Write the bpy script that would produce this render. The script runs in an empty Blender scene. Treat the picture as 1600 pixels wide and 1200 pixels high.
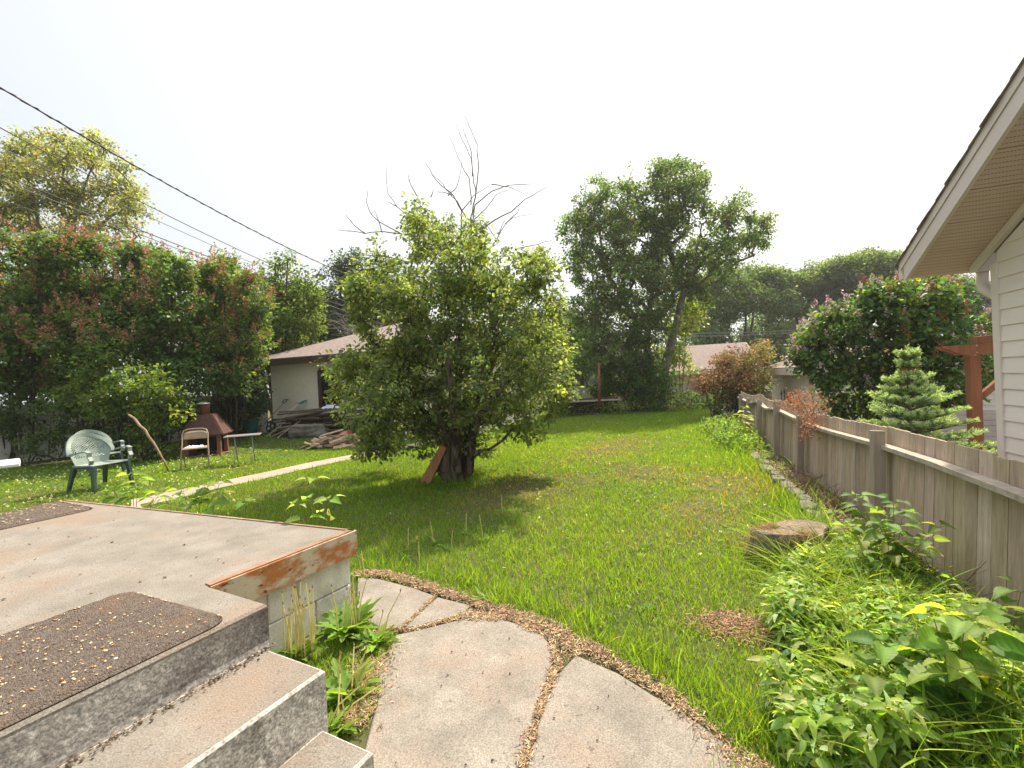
import bpy, math, random
import numpy as np
from mathutils import Matrix, Vector, noise as mnoise

# ------------------------------------------------------------------ camera, sky, sun, exposure
SC = bpy.context.scene
COL = SC.collection
F = 711.0                      # focal length in photo pixels (1600 wide)
EYE = 1.6
ROLL = math.radians(2.8)
PITCH = math.radians(-0.4)
cam_d = bpy.data.cameras.new('camera')
cam_d.sensor_width = 36.0
cam_d.lens = F / 1600 * 36
cam_d.clip_start = 0.05
cam_d.clip_end = 1500
cam = bpy.data.objects.new('camera', cam_d)
COL.objects.link(cam)
CR = Matrix.Rotation(math.pi / 2 + PITCH, 3, 'X') @ Matrix.Rotation(-ROLL, 3, 'Z')
cam.matrix_world = Matrix.Translation((0, 0, EYE)) @ CR.to_4x4()
SC.camera = cam

SUN_EL = math.radians(52)
SUN_AZ = math.radians(31)      # clockwise from +Y towards +X
W = bpy.data.worlds.new('World')
SC.world = W
W.use_nodes = True
wn = W.node_tree.nodes; wl = W.node_tree.links
for n in list(wn): wn.remove(n)
sky = wn.new('ShaderNodeTexSky'); sky.sky_type = 'NISHITA'; sky.sun_disc = False
sky.sun_elevation = SUN_EL; sky.sun_rotation = SUN_AZ
sky.dust_density = 5.0; sky.air_density = 1.0; sky.ozone_density = 1.0
hs = wn.new('ShaderNodeHueSaturation'); hs.inputs['Saturation'].default_value = 0.32
tcw = wn.new('ShaderNodeTexCoord')
def mathn(op, a, b=None):
    n = wn.new('ShaderNodeMath'); n.operation = op
    for i, v in enumerate((a, b)):
        if v is None: continue
        if isinstance(v, (int, float)): n.inputs[i].default_value = v
        else: wl.new(v, n.inputs[i])
    return n.outputs[0]
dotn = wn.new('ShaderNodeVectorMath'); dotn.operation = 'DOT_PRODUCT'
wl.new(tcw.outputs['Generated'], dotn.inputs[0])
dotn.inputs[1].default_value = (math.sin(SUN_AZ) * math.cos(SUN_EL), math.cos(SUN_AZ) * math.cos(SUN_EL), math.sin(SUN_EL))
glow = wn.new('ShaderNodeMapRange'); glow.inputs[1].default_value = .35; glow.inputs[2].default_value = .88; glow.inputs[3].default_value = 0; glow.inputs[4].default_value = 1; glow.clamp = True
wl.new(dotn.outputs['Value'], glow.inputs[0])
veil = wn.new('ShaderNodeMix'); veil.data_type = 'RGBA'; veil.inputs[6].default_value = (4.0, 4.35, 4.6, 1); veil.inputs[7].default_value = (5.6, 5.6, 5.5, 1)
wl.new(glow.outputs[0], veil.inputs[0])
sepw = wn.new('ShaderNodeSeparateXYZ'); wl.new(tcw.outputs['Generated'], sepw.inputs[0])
high = wn.new('ShaderNodeMapRange'); high.interpolation_type = 'SMOOTHSTEP'; high.inputs[1].default_value = .60; high.inputs[2].default_value = .92; high.inputs[3].default_value = 1.0; high.inputs[4].default_value = OVERHEAD_FILL = 2.7  # sky above the view made brighter, added to fill the shade
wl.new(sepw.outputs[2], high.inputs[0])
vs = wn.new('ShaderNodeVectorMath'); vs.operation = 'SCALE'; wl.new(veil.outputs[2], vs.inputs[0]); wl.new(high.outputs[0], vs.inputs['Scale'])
mixw = wn.new('ShaderNodeMix'); mixw.data_type = 'RGBA'; mixw.inputs[0].default_value = 0.75     # smoky haze veil, with its overhead fill, over the sky
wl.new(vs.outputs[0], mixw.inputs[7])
bg = wn.new('ShaderNodeBackground'); bg.inputs[1].default_value = 0.11
wo = wn.new('ShaderNodeOutputWorld')
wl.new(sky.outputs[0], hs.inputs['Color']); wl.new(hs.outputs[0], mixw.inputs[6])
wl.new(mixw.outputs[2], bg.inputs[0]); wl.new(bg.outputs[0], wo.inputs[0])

sd = bpy.data.lights.new('sun', 'SUN'); sd.energy = 4.5; sd.angle = math.radians(1.2)
sd.color = (1.0, 0.87, 0.67)
sun = bpy.data.objects.new('sun', sd); COL.objects.link(sun)
SDIR = Vector((math.sin(SUN_AZ) * math.cos(SUN_EL), math.cos(SUN_AZ) * math.cos(SUN_EL), math.sin(SUN_EL)))
sun.rotation_euler = SDIR.to_track_quat('Z', 'Y').to_euler()
sun.location = SDIR * 60

SC.view_settings.view_transform = 'Standard'
SC.view_settings.look = 'None'
SC.view_settings.gamma = 1.0
SC.view_settings.exposure = 0.98
try:
    SC.cycles.max_bounces = 8; SC.cycles.diffuse_bounces = 5; SC.cycles.transmission_bounces = 4
    SC.cycles.transparent_max_bounces = 6; SC.cycles.glossy_bounces = 2
except Exception: pass

# ------------------------------------------------------------------ survey helpers
rng = np.random.default_rng(7)
random.seed(7)
CRn = np.array(CR)

def ray(px, py):
    v = CRn @ np.array([(px - 800) / F, (600 - py) / F, -1.0])
    return v / v[1]

def pt(px, py, d):
    r = ray(px, py)
    return np.array([r[0] * d, d, EYE + r[2] * d])

def sstep(a, b, x):
    t = np.clip((np.asarray(x, float) - a) / (b - a), 0, 1)
    return t * t * (3 - 2 * t)

def terr(x, y):
    x = np.asarray(x, float); y = np.asarray(y, float)
    z = 0.20 * np.exp(-((x + 7.2) ** 2 + (y - 7.4) ** 2) / 9.0)
    z = z + 0.24 * sstep(12.0, 14.5, y) * sstep(-1.0, -4.0, x) * sstep(24, 19, y)
    z = z - 0.9 * sstep(21.5, 26, y)
    z = z + 0.015 * np.sin(x * 1.3 + 1.0) * np.cos(y * 0.9) * sstep(4, 7, y)
    return z

def gp(px, py, dz=0.0):
    r = ray(px, py)
    z = 0.0
    p = None
    for _ in range(8):
        d = (z + dz - EYE) / r[2]
        d = min(max(d, 0.3), 60)
        p = np.array([r[0] * d, d, z + dz])
        z = float(terr(p[0], p[1]))
    p[2] = z + dz
    return p

def zp(px, py, z):
    r = ray(px, py)
    d = (z - EYE) / r[2]
    return np.array([r[0] * d, d, z])

def inpoly(x, y, poly):
    x = np.asarray(x); y = np.asarray(y)
    r = np.zeros(x.shape, bool)
    n = len(poly)
    for i in range(n):
        x1, y1 = poly[i][0], poly[i][1]; x2, y2 = poly[(i + 1) % n][0], poly[(i + 1) % n][1]
        c = ((y1 > y) != (y2 > y)) & (x < (x2 - x1) * (y - y1) / (y2 - y1 + 1e-12) + x1)
        r ^= c
    return r

def polydist(x, y, line):
    best = np.full(np.shape(x), 1e9)
    for a, b in zip(line[:-1], line[1:]):
        ax, ay = a[0], a[1]; dx, dy = b[0] - ax, b[1] - ay
        t = np.clip(((x - ax) * dx + (y - ay) * dy) / (dx * dx + dy * dy + 1e-12), 0, 1)
        best = np.minimum(best, np.hypot(x - ax - t * dx, y - ay - t * dy))
    return best

# ------------------------------------------------------------------ object helpers
def tag(o, label=None, cat=None, group=None, kind=None):
    if label: o['label'] = label
    if cat: o['category'] = cat
    if group: o['group'] = group
    if kind: o['kind'] = kind
    return o

def thing(name, loc, label, cat, group=None):
    o = bpy.data.objects.new(name, None)
    o.empty_display_size = 0.2
    COL.objects.link(o)
    o.location = tuple(float(v) for v in loc)
    return tag(o, label, cat, group)

def base_of(p):
    v = np.zeros(3)
    while p is not None:
        v += np.array(p.location); p = p.parent
    return v

def make(name, V, Fc, m, parent=None, cols=None, smooth=False, loc=None, tri=None):
    """V world vertices, Fc faces (list, or numpy (n,3)/(n,4)); linked as one mesh object"""
    V = np.asarray(V, float).reshape(-1, 3)
    me = bpy.data.meshes.new(name)
    if parent is not None:
        off = base_of(parent)
    else:
        off = np.array(loc if loc is not None else (0, 0, 0), float)
    Vl = V - off
    if isinstance(Fc, np.ndarray):
        nf, k = Fc.shape
        me.vertices.add(len(Vl)); me.vertices.foreach_set('co', Vl.astype(np.float32).ravel())
        me.loops.add(nf * k); me.loops.foreach_set('vertex_index', Fc.astype(np.int32).ravel())
        me.polygons.add(nf)
        me.polygons.foreach_set('loop_start', np.arange(0, nf * k, k, dtype=np.int32))
        me.polygons.foreach_set('loop_total', np.full(nf, k, np.int32))
        me.update(calc_edges=True)
    else:
        me.from_pydata([tuple(v) for v in Vl], [], [tuple(f) for f in Fc])
        me.update()
    if smooth:
        me.polygons.foreach_set('use_smooth', np.ones(len(me.polygons), bool))
    if cols is not None:
        at = me.color_attributes.new('Col', 'FLOAT_COLOR', 'POINT')
        c4 = np.ones((len(Vl), 4), np.float32); c4[:, :3] = cols
        at.data.foreach_set('color', c4.ravel())
    me.materials.append(m)
    o = bpy.data.objects.new(name, me)
    COL.objects.link(o)
    if parent is not None: o.parent = parent
    else: o.location = tuple(off)
    return o

class MB:
    """collects simple shapes into one mesh"""
    def __init__(s): s.v = []; s.f = []; s.c = []; s.cc = None
    def add(s, V, Fc):
        b = len(s.v)
        s.v += [tuple(map(float, v)) for v in V]; s.f += [tuple(int(i) + b for i in f) for f in Fc]
        if s.cc is not None: s.c += [s.cc] * len(V)
        return s
    def box(s, c, size, ax=None, bev=0.0):
        """box centred at c; ax = 3 axis vectors (rows)"""
        c = np.array(c, float); A = np.eye(3) if ax is None else np.array(ax, float)
        h = np.array(size, float) / 2
        if bev <= 0:
            V = [c + A.T @ (h * np.array(k)) for k in [(-1,-1,-1),(1,-1,-1),(1,1,-1),(-1,1,-1),(-1,-1,1),(1,-1,1),(1,1,1),(-1,1,1)]]
            return s.add(V, [(0,3,2,1),(4,5,6,7),(0,1,5,4),(1,2,6,5),(2,3,7,6),(3,0,4,7)])
        b = min(bev, h.min() * 0.9)
        V = []; idx = {}
        for sx in (-1, 1):
            for sy in (-1, 1):
                for sz in (-1, 1):
                    for a in range(3):
                        q = h - b; q = q.copy(); q[a] = h[a]
                        idx[(sx, sy, sz, a)] = len(V)
                        V.append(c + A.T @ (q * np.array([sx, sy, sz])))
        fs = []
        for a in range(3):
            b1, b2 = (a + 1) % 3, (a + 2) % 3
            for sg in (-1, 1):
                q = []
                for u, w in ((-1,-1),(1,-1),(1,1),(-1,1)):
                    k = [0,0,0]; k[a] = sg; k[b1] = u; k[b2] = w
                    q.append(idx[(k[0],k[1],k[2],a)])
                fs.append(q if sg > 0 else q[::-1])
        for a in range(3):
            b1, b2 = (a + 1) % 3, (a + 2) % 3
            for u in (-1, 1):
                for w in (-1, 1):
                    def K(e, face):
                        k = [0,0,0]; k[a] = e; k[b1] = u; k[b2] = w
                        return idx[(k[0],k[1],k[2],face)]
                    q = [K(-1,b1),K(1,b1),K(1,b2),K(-1,b2)]
                    fs.append(q if u * w > 0 else q[::-1])
        for sx in (-1, 1):
            for sy in (-1, 1):
                for sz in (-1, 1):
                    t = [idx[(sx,sy,sz,a)] for a in range(3)]
                    fs.append(t if sx * sy * sz > 0 else t[::-1])
        return s.add(V, fs)
    def bar(s, p, q, w, t, up=(0,0,1), bev=0.0):
        """rectangular bar from p to q, width w sideways, thickness t along up"""
        p = np.array(p, float); q = np.array(q, float)
        L = np.linalg.norm(q - p); d = (q - p) / L
        u = np.array(up, float); sx = np.cross(d, u)
        if np.linalg.norm(sx) < 1e-6: sx = np.cross(d, (1, 0, 0))
        sx /= np.linalg.norm(sx); u = np.cross(sx, d)
        return s.box((p + q) / 2, (L, w, t), [d, -sx, u] if False else [d, np.cross(u, d), u], bev)
    def tube(s, P, R, n=8, cap=True, jit=0.0):
        P = [np.array(p, float) for p in P]; N = len(P)
        R = list(R) if hasattr(R, '__len__') else [R] * N
        V = []; prev = None
        for i in range(N):
            d = P[min(i + 1, N - 1)] - P[max(i - 1, 0)]; d = d / (np.linalg.norm(d) + 1e-12)
            if prev is None:
                a = np.array((0, 0, 1.0)) if abs(d[2]) < .9 else np.array((1.0, 0, 0))
                x = np.cross(d, a)
            else:
                x = prev - d * np.dot(prev, d)
            x /= np.linalg.norm(x); y = np.cross(d, x); prev = x
            for k in range(n):
                an = 2 * math.pi * k / n
                r = R[i] * (1 + jit * math.sin(3 * an + i * 1.7) + jit * random.uniform(-.5, .5))
                V.append(P[i] + r * (math.cos(an) * x + math.sin(an) * y))
        fs = []
        for i in range(N - 1):
            for k in range(n):
                a, b = i * n + k, i * n + (k + 1) % n
                fs.append((a, b, b + n, a + n))
        if cap:
            fs.append(tuple(range(n))[::-1]); fs.append(tuple((N - 1) * n + k for k in range(n)))
        return s.add(V, fs)
    def prism(s, poly, z0, z1, topinset=0.0):
        """vertical prism; poly list of (x,y), z may be a list for the top"""
        n = len(poly)
        a = sum(poly[i][0] * poly[(i+1)%n][1] - poly[(i+1)%n][0] * poly[i][1] for i in range(n))
        if a < 0: poly = poly[::-1]
        c = np.mean(np.array([p[:2] for p in poly]), axis=0)
        V = [(p[0], p[1], z0) for p in poly]
        if topinset > 0:
            V += [(p[0], p[1], z1 - topinset) for p in poly]
            I = []
            for i in range(n):
                p = np.array(poly[i][:2]); e1 = np.array(poly[i-1][:2]) - p; e2 = np.array(poly[(i+1)%n][:2]) - p
                e1 /= np.linalg.norm(e1); e2 /= np.linalg.norm(e2)
                b = e1 + e2; 
                if np.linalg.norm(b) < .15: b = np.array([-e2[1], e2[0]])
                b /= np.linalg.norm(b)
                if np.dot(b, [-e2[1], e2[0]]) < 0: b = -b
                q = p + b * topinset * 1.2
                I.append((q[0], q[1], z1))
            V += I
            L = 3
        else:
            V += [(p[0], p[1], z1) for p in poly]; L = 2
        fs = [tuple(range(n))[::-1], tuple((L - 1) * n + i for i in range(n))]
        for l in range(L - 1):
            for i in range(n):
                j = (i + 1) % n
                fs.append((l*n+i, l*n+j, (l+1)*n+j, (l+1)*n+i))
        return s.add(V, fs)
    def sheet(s, P, t):
        """thick quad/polygon P (3-D points), thickness t along its normal, below"""
        P = [np.array(p, float) for p in P]
        n = np.cross(P[1] - P[0], P[2] - P[1]); n /= np.linalg.norm(n)
        V = P + [p - n * t for p in P]; k = len(P)
        fs = [tuple(range(k)), tuple(range(k, 2 * k))[::-1]]
        for i in range(k):
            j = (i + 1) % k
            fs.append((j, i, i + k, j + k))
        return s.add(V, fs)
    def build(s, name, m, parent=None, smooth=False, loc=None):
        return make(name, s.v, s.f, m, parent, cols=(np.array(s.c) if s.c else None), smooth=smooth, loc=loc)

def unit(a):
    return a / (np.linalg.norm(a, axis=-1, keepdims=True) + 1e-9)

def scatter(TV, TF, pos, d, nrm, scale, col, wscale=None):
    """bake N copies of template (x width, y length, z normal); returns V, F, C"""
    N = len(pos)
    TV = np.asarray(TV, float); TF = np.asarray(TF, np.int64)
    d = unit(d); x = unit(np.cross(d, nrm)); n = np.cross(x, d)
    sc = np.broadcast_to(np.asarray(scale, float), (N,))
    ws = sc if wscale is None else np.broadcast_to(np.asarray(wscale, float), (N,))
    V = (pos[:, None, :] + TV[None, :, 0:1] * ws[:, None, None] * x[:, None, :]
         + TV[None, :, 1:2] * sc[:, None, None] * d[:, None, :]
         + TV[None, :, 2:3] * sc[:, None, None] * n[:, None, :])
    k = len(TV)
    Fc = TF[None] + (np.arange(N) * k)[:, None, None]
    C = np.repeat(np.asarray(col, float)[:, None, :], k, axis=1)
    return V.reshape(-1, 3), Fc.reshape(-1, TF.shape[1]), C.reshape(-1, 3)

LEAF4 = ([(0,0,0),(-.32,.5,.10),(0,1,-.05),(.32,.5,.10)], [(0,3,2),(0,2,1)])
LEAF6 = ([(0,0,0),(-.26,.3,.09),(-.24,.68,.05),(0,1,-.14),(.24,.68,.05),(.26,.3,.09),(0,.5,.0)],
         [(0,6,1),(1,6,2),(2,6,3),(3,6,4),(4,6,5),(5,6,0)])
BLADE = ([(-.5,0,0),(.5,0,0),(-.38,.5,.06),(.38,.5,.06),(0,1,.28)], [(0,1,3),(0,3,2),(2,3,4)])
CHIP = ([(-.5,-.5,0),(.5,-.5,0),(.5,.5,0),(-.5,.5,0),(-.4,-.4,.2),(.4,-.4,.2),(.4,.4,.2),(-.4,.4,.2)],
        [(4,5,6),(4,6,7),(0,1,5),(0,5,4),(1,2,6),(1,6,5),(2,3,7),(2,7,6),(3,0,4),(3,4,7)])

def merge(parts):
    Vs = []; Fs = []; Cs = []; b = 0
    for V, Fc, C in parts:
        Vs.append(V); Fs.append(Fc + b); Cs.append(C); b += len(V)
    return np.concatenate(Vs), np.concatenate(Fs), np.concatenate(Cs)

def rand_dirs(n, r=None):
    r = r or rng
    v = r.normal(size=(n, 3))
    return unit(v)

def tint(n, base, var=.25, warm=.0, r=None):
    """per-leaf natural colour variation"""
    r = r or rng
    b = np.array(base, float)[None]
    k = np.exp(r.normal(0, var, (n, 1)))
    c = b * k
    c[:, 0] *= np.exp(r.normal(warm, .12, n))
    return np.clip(c, .004, .8)
# ------------------------------------------------------------------ materials
def nmat(name):
    m = bpy.data.materials.new(name); m.use_nodes = True
    nt = m.node_tree
    for n in list(nt.nodes): nt.nodes.remove(n)
    out = nt.nodes.new('ShaderNodeOutputMaterial')
    return m, nt, out

def N(nt, t, **kw):
    n = nt.nodes.new(t)
    for k, v in kw.items():
        if k.startswith('i_'):
            n.inputs[int(k[2:])].default_value = v
        else: setattr(n, k, v)
    return n

def surf(name, c1, c2, scale=5.0, rough=.8, bump=.2, bscale=None, c3=None, s3=1.0, t3=(.55, .7), spec=.3, stretch=(1,1,1), metal=0, bdist=.01, detail=6, c4=None, s4=40, t4=(.6,.7), grain=0.0, gs=190):
    """two-tone noise surface with optional big stains (c3) and fine specks (c4)"""
    m, nt, out = nmat(name)
    L = nt.links
    tc = N(nt, 'ShaderNodeTexCoord'); mp = N(nt, 'ShaderNodeMapping'); mp.inputs['Scale'].default_value = stretch
    L.new(tc.outputs['Object'], mp.inputs[0])
    n1 = N(nt, 'ShaderNodeTexNoise'); n1.inputs['Scale'].default_value = scale; n1.inputs['Detail'].default_value = detail; n1.inputs['Roughness'].default_value = .65
    L.new(mp.outputs[0], n1.inputs['Vector'])
    r1 = N(nt, 'ShaderNodeValToRGB'); r1.color_ramp.elements[0].color = (*c1, 1); r1.color_ramp.elements[1].color = (*c2, 1)
    r1.color_ramp.elements[0].position = .32; r1.color_ramp.elements[1].position = .68
    L.new(n1.outputs[0], r1.inputs[0])
    cur = r1.outputs[0]
    for c, s, t in ((c3, s3, t3), (c4, s4, t4)):
        if c is None: continue
        n3 = N(nt, 'ShaderNodeTexNoise'); n3.inputs['Scale'].default_value = s; n3.inputs['Detail'].default_value = 5; n3.inputs['Roughness'].default_value = .6
        L.new(mp.outputs[0], n3.inputs['Vector'])
        r3 = N(nt, 'ShaderNodeMapRange'); r3.inputs[1].default_value = t[0]; r3.inputs[2].default_value = t[1]
        L.new(n3.outputs[0], r3.inputs[0])
        mx = N(nt, 'ShaderNodeMix', data_type='RGBA'); mx.inputs[7].default_value = (*c, 1)
        L.new(r3.outputs[0], mx.inputs[0]); L.new(cur, mx.inputs[6]); cur = mx.outputs[2]
    if grain > 0:
        ng = N(nt, 'ShaderNodeTexNoise'); ng.inputs['Scale'].default_value = gs; ng.inputs['Detail'].default_value = 3
        L.new(mp.outputs[0], ng.inputs['Vector'])
        mg = N(nt, 'ShaderNodeMapRange'); mg.inputs[1].default_value = .3; mg.inputs[2].default_value = .7; mg.inputs[3].default_value = 1 - grain; mg.inputs[4].default_value = 1 + grain
        L.new(ng.outputs[0], mg.inputs[0])
        vg = N(nt, 'ShaderNodeVectorMath', operation='SCALE'); L.new(cur, vg.inputs[0]); L.new(mg.outputs[0], vg.inputs['Scale']); cur = vg.outputs[0]
    b = N(nt, 'ShaderNodeBsdfPrincipled'); b.inputs['Roughness'].default_value = rough; b.inputs['Metallic'].default_value = metal
    b.inputs['Specular IOR Level'].default_value = spec
    L.new(cur, b.inputs['Base Color'])
    if bump > 0:
        nb = N(nt, 'ShaderNodeTexNoise'); nb.inputs['Scale'].default_value = bscale or scale * 6; nb.inputs['Detail'].default_value = 6
        L.new(mp.outputs[0], nb.inputs['Vector'])
        bp = N(nt, 'ShaderNodeBump'); bp.inputs['Strength'].default_value = bump; bp.inputs['Distance'].default_value = bdist
        L.new(nb.outputs[0], bp.inputs['Height']); L.new(bp.outputs[0], b.inputs['Normal'])
    L.new(b.outputs[0], out.inputs[0])
    return m

def leafmat(name, trans=.4, rough=.45, spec=.35, tcol=(2.2, 2.2, .9)):
    """leaf colour comes from the mesh's own per-leaf colour; light shines through"""
    m, nt, out = nmat(name); L = nt.links
    a = N(nt, 'ShaderNodeVertexColor', layer_name='Col')
    b = N(nt, 'ShaderNodeBsdfPrincipled'); b.inputs['Roughness'].default_value = rough; b.inputs['Specular IOR Level'].default_value = spec
    L.new(a.outputs[0], b.inputs['Base Color'])
    mul = N(nt, 'ShaderNodeMix', data_type='RGBA', blend_type='MULTIPLY'); mul.inputs[0].default_value = 1; mul.inputs[7].default_value = (*tcol, 1)
    L.new(a.outputs[0], mul.inputs[6])
    t = N(nt, 'ShaderNodeBsdfTranslucent'); L.new(mul.outputs[2], t.inputs[0])
    mx = N(nt, 'ShaderNodeMixShader'); mx.inputs[0].default_value = trans
    L.new(b.outputs[0], mx.inputs[1]); L.new(t.outputs[0], mx.inputs[2]); L.new(mx.outputs[0], out.inputs[0])
    return m

def colmat(name, rough=.8, spec=.2, bump=0.0, bscale=30, stretch=(1,1,1), var=.0, vscale=8.0):
    """colour from the mesh attribute, with noise wear"""
    m, nt, out = nmat(name); L = nt.links
    a = N(nt, 'ShaderNodeVertexColor', layer_name='Col')
    b = N(nt, 'ShaderNodeBsdfPrincipled'); b.inputs['Roughness'].default_value = rough; b.inputs['Specular IOR Level'].default_value = spec
    tc = N(nt, 'ShaderNodeTexCoord'); mp = N(nt, 'ShaderNodeMapping'); mp.inputs['Scale'].default_value = stretch
    L.new(tc.outputs['Object'], mp.inputs[0])
    cur = a.outputs[0]
    if var > 0:
        n1 = N(nt, 'ShaderNodeTexNoise'); n1.inputs['Scale'].default_value = vscale; n1.inputs['Detail'].default_value = 7; n1.inputs['Roughness'].default_value = .7
        L.new(mp.outputs[0], n1.inputs['Vector'])
        mr = N(nt, 'ShaderNodeMapRange'); mr.inputs[1].default_value = .3; mr.inputs[2].default_value = .7; mr.inputs[3].default_value = 1 - var; mr.inputs[4].default_value = 1 + var
        L.new(n1.outputs[0], mr.inputs[0])
        mu = N(nt, 'ShaderNodeVectorMath', operation='SCALE'); L.new(a.outputs[0], mu.inputs[0]); L.new(mr.outputs[0], mu.inputs['Scale'])
        cur = mu.outputs[0]
    L.new(cur, b.inputs['Base Color'])
    if bump > 0:
        nb = N(nt, 'ShaderNodeTexNoise'); nb.inputs['Scale'].default_value = bscale; nb.inputs['Detail'].default_value = 6
        L.new(mp.outputs[0], nb.inputs['Vector'])
        bp = N(nt, 'ShaderNodeBump'); bp.inputs['Strength'].default_value = bump; bp.inputs['Distance'].default_value = .01
        L.new(nb.outputs[0], bp.inputs['Height']); L.new(bp.outputs[0], b.inputs['Normal'])
    L.new(b.outputs[0], out.inputs[0])
    return m

M = {}
M['leaf'] = leafmat('leaf', .5, .55, .2)
M['leaf_thick'] = leafmat('leaf_thick', .42, .5, .22)
M['grassblade'] = leafmat('grass_blade', .5, .6, .12, (2.2, 2.0, .5))
M['dryleaf'] = leafmat('dry_leaf', .25, .7, .2, (1.6, 1.3, 1.0))
M['needle'] = leafmat('needle', .3, .6, .25)
M['bark'] = surf('bark', (.10,.08,.062), (.24,.205,.17), 14, .95, .9, 30, c3=(.07,.055,.04), s3=3, stretch=(1,1,.22), spec=.15, bdist=.03)
M['barkdark'] = surf('bark_dark', (.05,.04,.032), (.12,.10,.085), 12, .95, .7, 30, stretch=(1,1,.3), spec=.15, bdist=.02)
M['twig'] = surf('twig_bark', (.13,.11,.095), (.24,.21,.185), 20, .9, .2, spec=.2)
M['soil'] = surf('lawn_soil', (.055,.065,.022), (.10,.095,.045), 2.0, .95, .5, 40, c3=(.20,.15,.09), s3=.55, t3=(.6,.75), spec=.1)
M['concrete'] = surf('concrete_weathered', (.155,.140,.122), (.242,.218,.192), 3.2, .92, .5, 140, c3=(.215,.165,.13), s3=1.3, t3=(.50,.66), spec=.15, bdist=.004, c4=(.13,.118,.107), s4=42, t4=(.60,.68), detail=12, grain=.35, gs=150)
M['conclifted'] = surf('concrete_shade_lifted', (.34,.315,.29), (.58,.54,.50), 9, .93, .6, 40, c3=(.24,.22,.20), s3=5, t3=(.52,.66), spec=.15, bdist=.012, c4=(.66,.62,.57), s4=16, t4=(.56,.66), detail=12, grain=.40, gs=90)  # mottled riser concrete, colour lightened to lift its shaded faces
M['slab'] = surf('paving_concrete', (.165,.148,.128), (.262,.235,.205), 3.6, .92, .45, 120, c3=(.235,.185,.152), s3=1.5, t3=(.48,.66), spec=.15, bdist=.004, c4=(.14,.122,.108), s4=30, t4=(.62,.70), detail=12, grain=.35, gs=150)
M['path'] = surf('path_concrete', (0.251,0.198,0.158), (0.363,0.297,0.244), 3, .9, .3, 80, spec=.2, grain=.25, gs=150)
M['block'] = surf('block_paint_grey', (.56,.545,.515), (.70,.68,.65), 5, .88, .7, 40, c3=(.42,.39,.36), s3=3.5, t3=(.55,.72), spec=.15, stretch=(1,1,.6), bdist=.008, detail=10, grain=.16, gs=150)
M['mortar'] = surf('mortar_pale', (.42,.41,.40), (.60,.59,.57), 30, .9, .4, spec=.2)
M['rustangle'] = surf('rusted_steel_cream', (.44,.38,.27), (.52,.45,.33), 4, .7, .35, 60, c3=(.37,.145,.045), s3=5, t3=(.44,.57), spec=.3, stretch=(1,1,1.8), c4=(.10,.035,.015), s4=13, t4=(.60,.68), bdist=.004)
M['rusttop'] = surf('rusted_steel_orange', (.19,.10,.065), (.30,.20,.145), 9, .9, .3, 70, c3=(.34,.27,.21), s3=4, spec=.15)
M['rustdark'] = surf('firebox_rust', (.055,.022,.020), (.095,.040,.032), 5, .7, .3, 40, c3=(.09,.045,.035), s3=2.2, t3=(.55,.7), spec=.35, c4=(.5,.42,.38), s4=26, t4=(.68,.71))
M['rustpipe'] = surf('pipe_rust', (.15,.06,.037), (.25,.115,.065), 6, .8, .3, 50, spec=.2)
M['soot'] = surf('soot', (.012,.01,.01), (.03,.027,.025), 6, .95, .3)
M['mat_rubber'] = surf('mat_fibre', (.095,.076,.064), (.215,.175,.15), 70, .97, 1.0, 170, c3=(.24,.15,.10), s3=2.6, t3=(.56,.8), spec=.08, bdist=.02)
M['siding'] = surf('siding_vinyl', (.72,.645,.59), (.78,.71,.655), 1.2, .5, .08, 25, spec=.3, stretch=(1,1,4), c3=(.60,.52,.47), s3=1.8, t3=(.6,.9))
M['trim'] = surf('trim_beige', (.66,.58,.52), (.72,.65,.59), 2, .5, .05, 30, spec=.3)
M['fascia'] = surf('fascia_metal', (.56,.48,.43), (.62,.54,.49), 1.5, .45, .04, 30, spec=.4)
M['soffit'] = surf('soffit_beige', (.55,.41,.355), (.61,.465,.405), 1.5, .6, .04, 30, spec=.2)
M['darkslot'] = surf('vent_shadow', (.16,.12,.095), (.20,.155,.12), 10, .9, 0)
M['shingle'] = surf('shingle_brown', (.15,.115,.105), (.30,.245,.225), 14, .95, .7, 60, c3=(.20,.15,.135), s3=1.3, spec=.12, bdist=.01, stretch=(1,1,1))
M['fence'] = colmat('fence_wood', .9, .15, .5, 26, (5, 5, .55), .28, 7)
M['rail'] = surf('rail_wood_grey', (.28,.235,.19), (.46,.40,.335), 9, .9, .5, 40, spec=.12, c3=(.22,.19,.16), s3=3)
M['stucco'] = surf('stucco_cream', (.76,.68,.58), (.86,.78,.68), 12, .95, .7, 130, c3=(.55,.48,.40), s3=.8, spec=.15, bdist=.012)
M['stuccoorange'] = surf('siding_tan', (.46,.34,.24), (.54,.41,.30), 2, .7, .1, spec=.2)
M['brown'] = surf('brown_paint', (.055,.032,.025), (.085,.052,.040), 6, .6, .15, spec=.3)
M['whitewall'] = surf('pale_painted_boards', (.42,.40,.37), (.56,.53,.50), 3, .85, .3, 30, c3=(.30,.27,.24), s3=1.2, spec=.2)
M['glass'] = surf('dark_glass', (.012,.012,.014), (.03,.03,.034), 2, .08, 0, spec=.6)
M['plastic'] = surf('chair_plastic_dark_green', (.018,.045,.042), (.030,.062,.055), 6, .45, .1, 40, c3=(.05,.085,.075), s3=2, spec=.5)
M['plasticlight'] = surf('chair_plastic_pale_green', (.19,.24,.215), (.27,.32,.285), 5, .5, .1, 40, c3=(.16,.22,.20), s3=3, spec=.4)  # paler green for seat, back and arms than for the legs
M['tan_metal'] = surf('tan_painted_metal', (.22,.165,.11), (.30,.23,.16), 6, .5, .1, 40, c3=(.16,.10,.07), s3=3, spec=.4)
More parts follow.
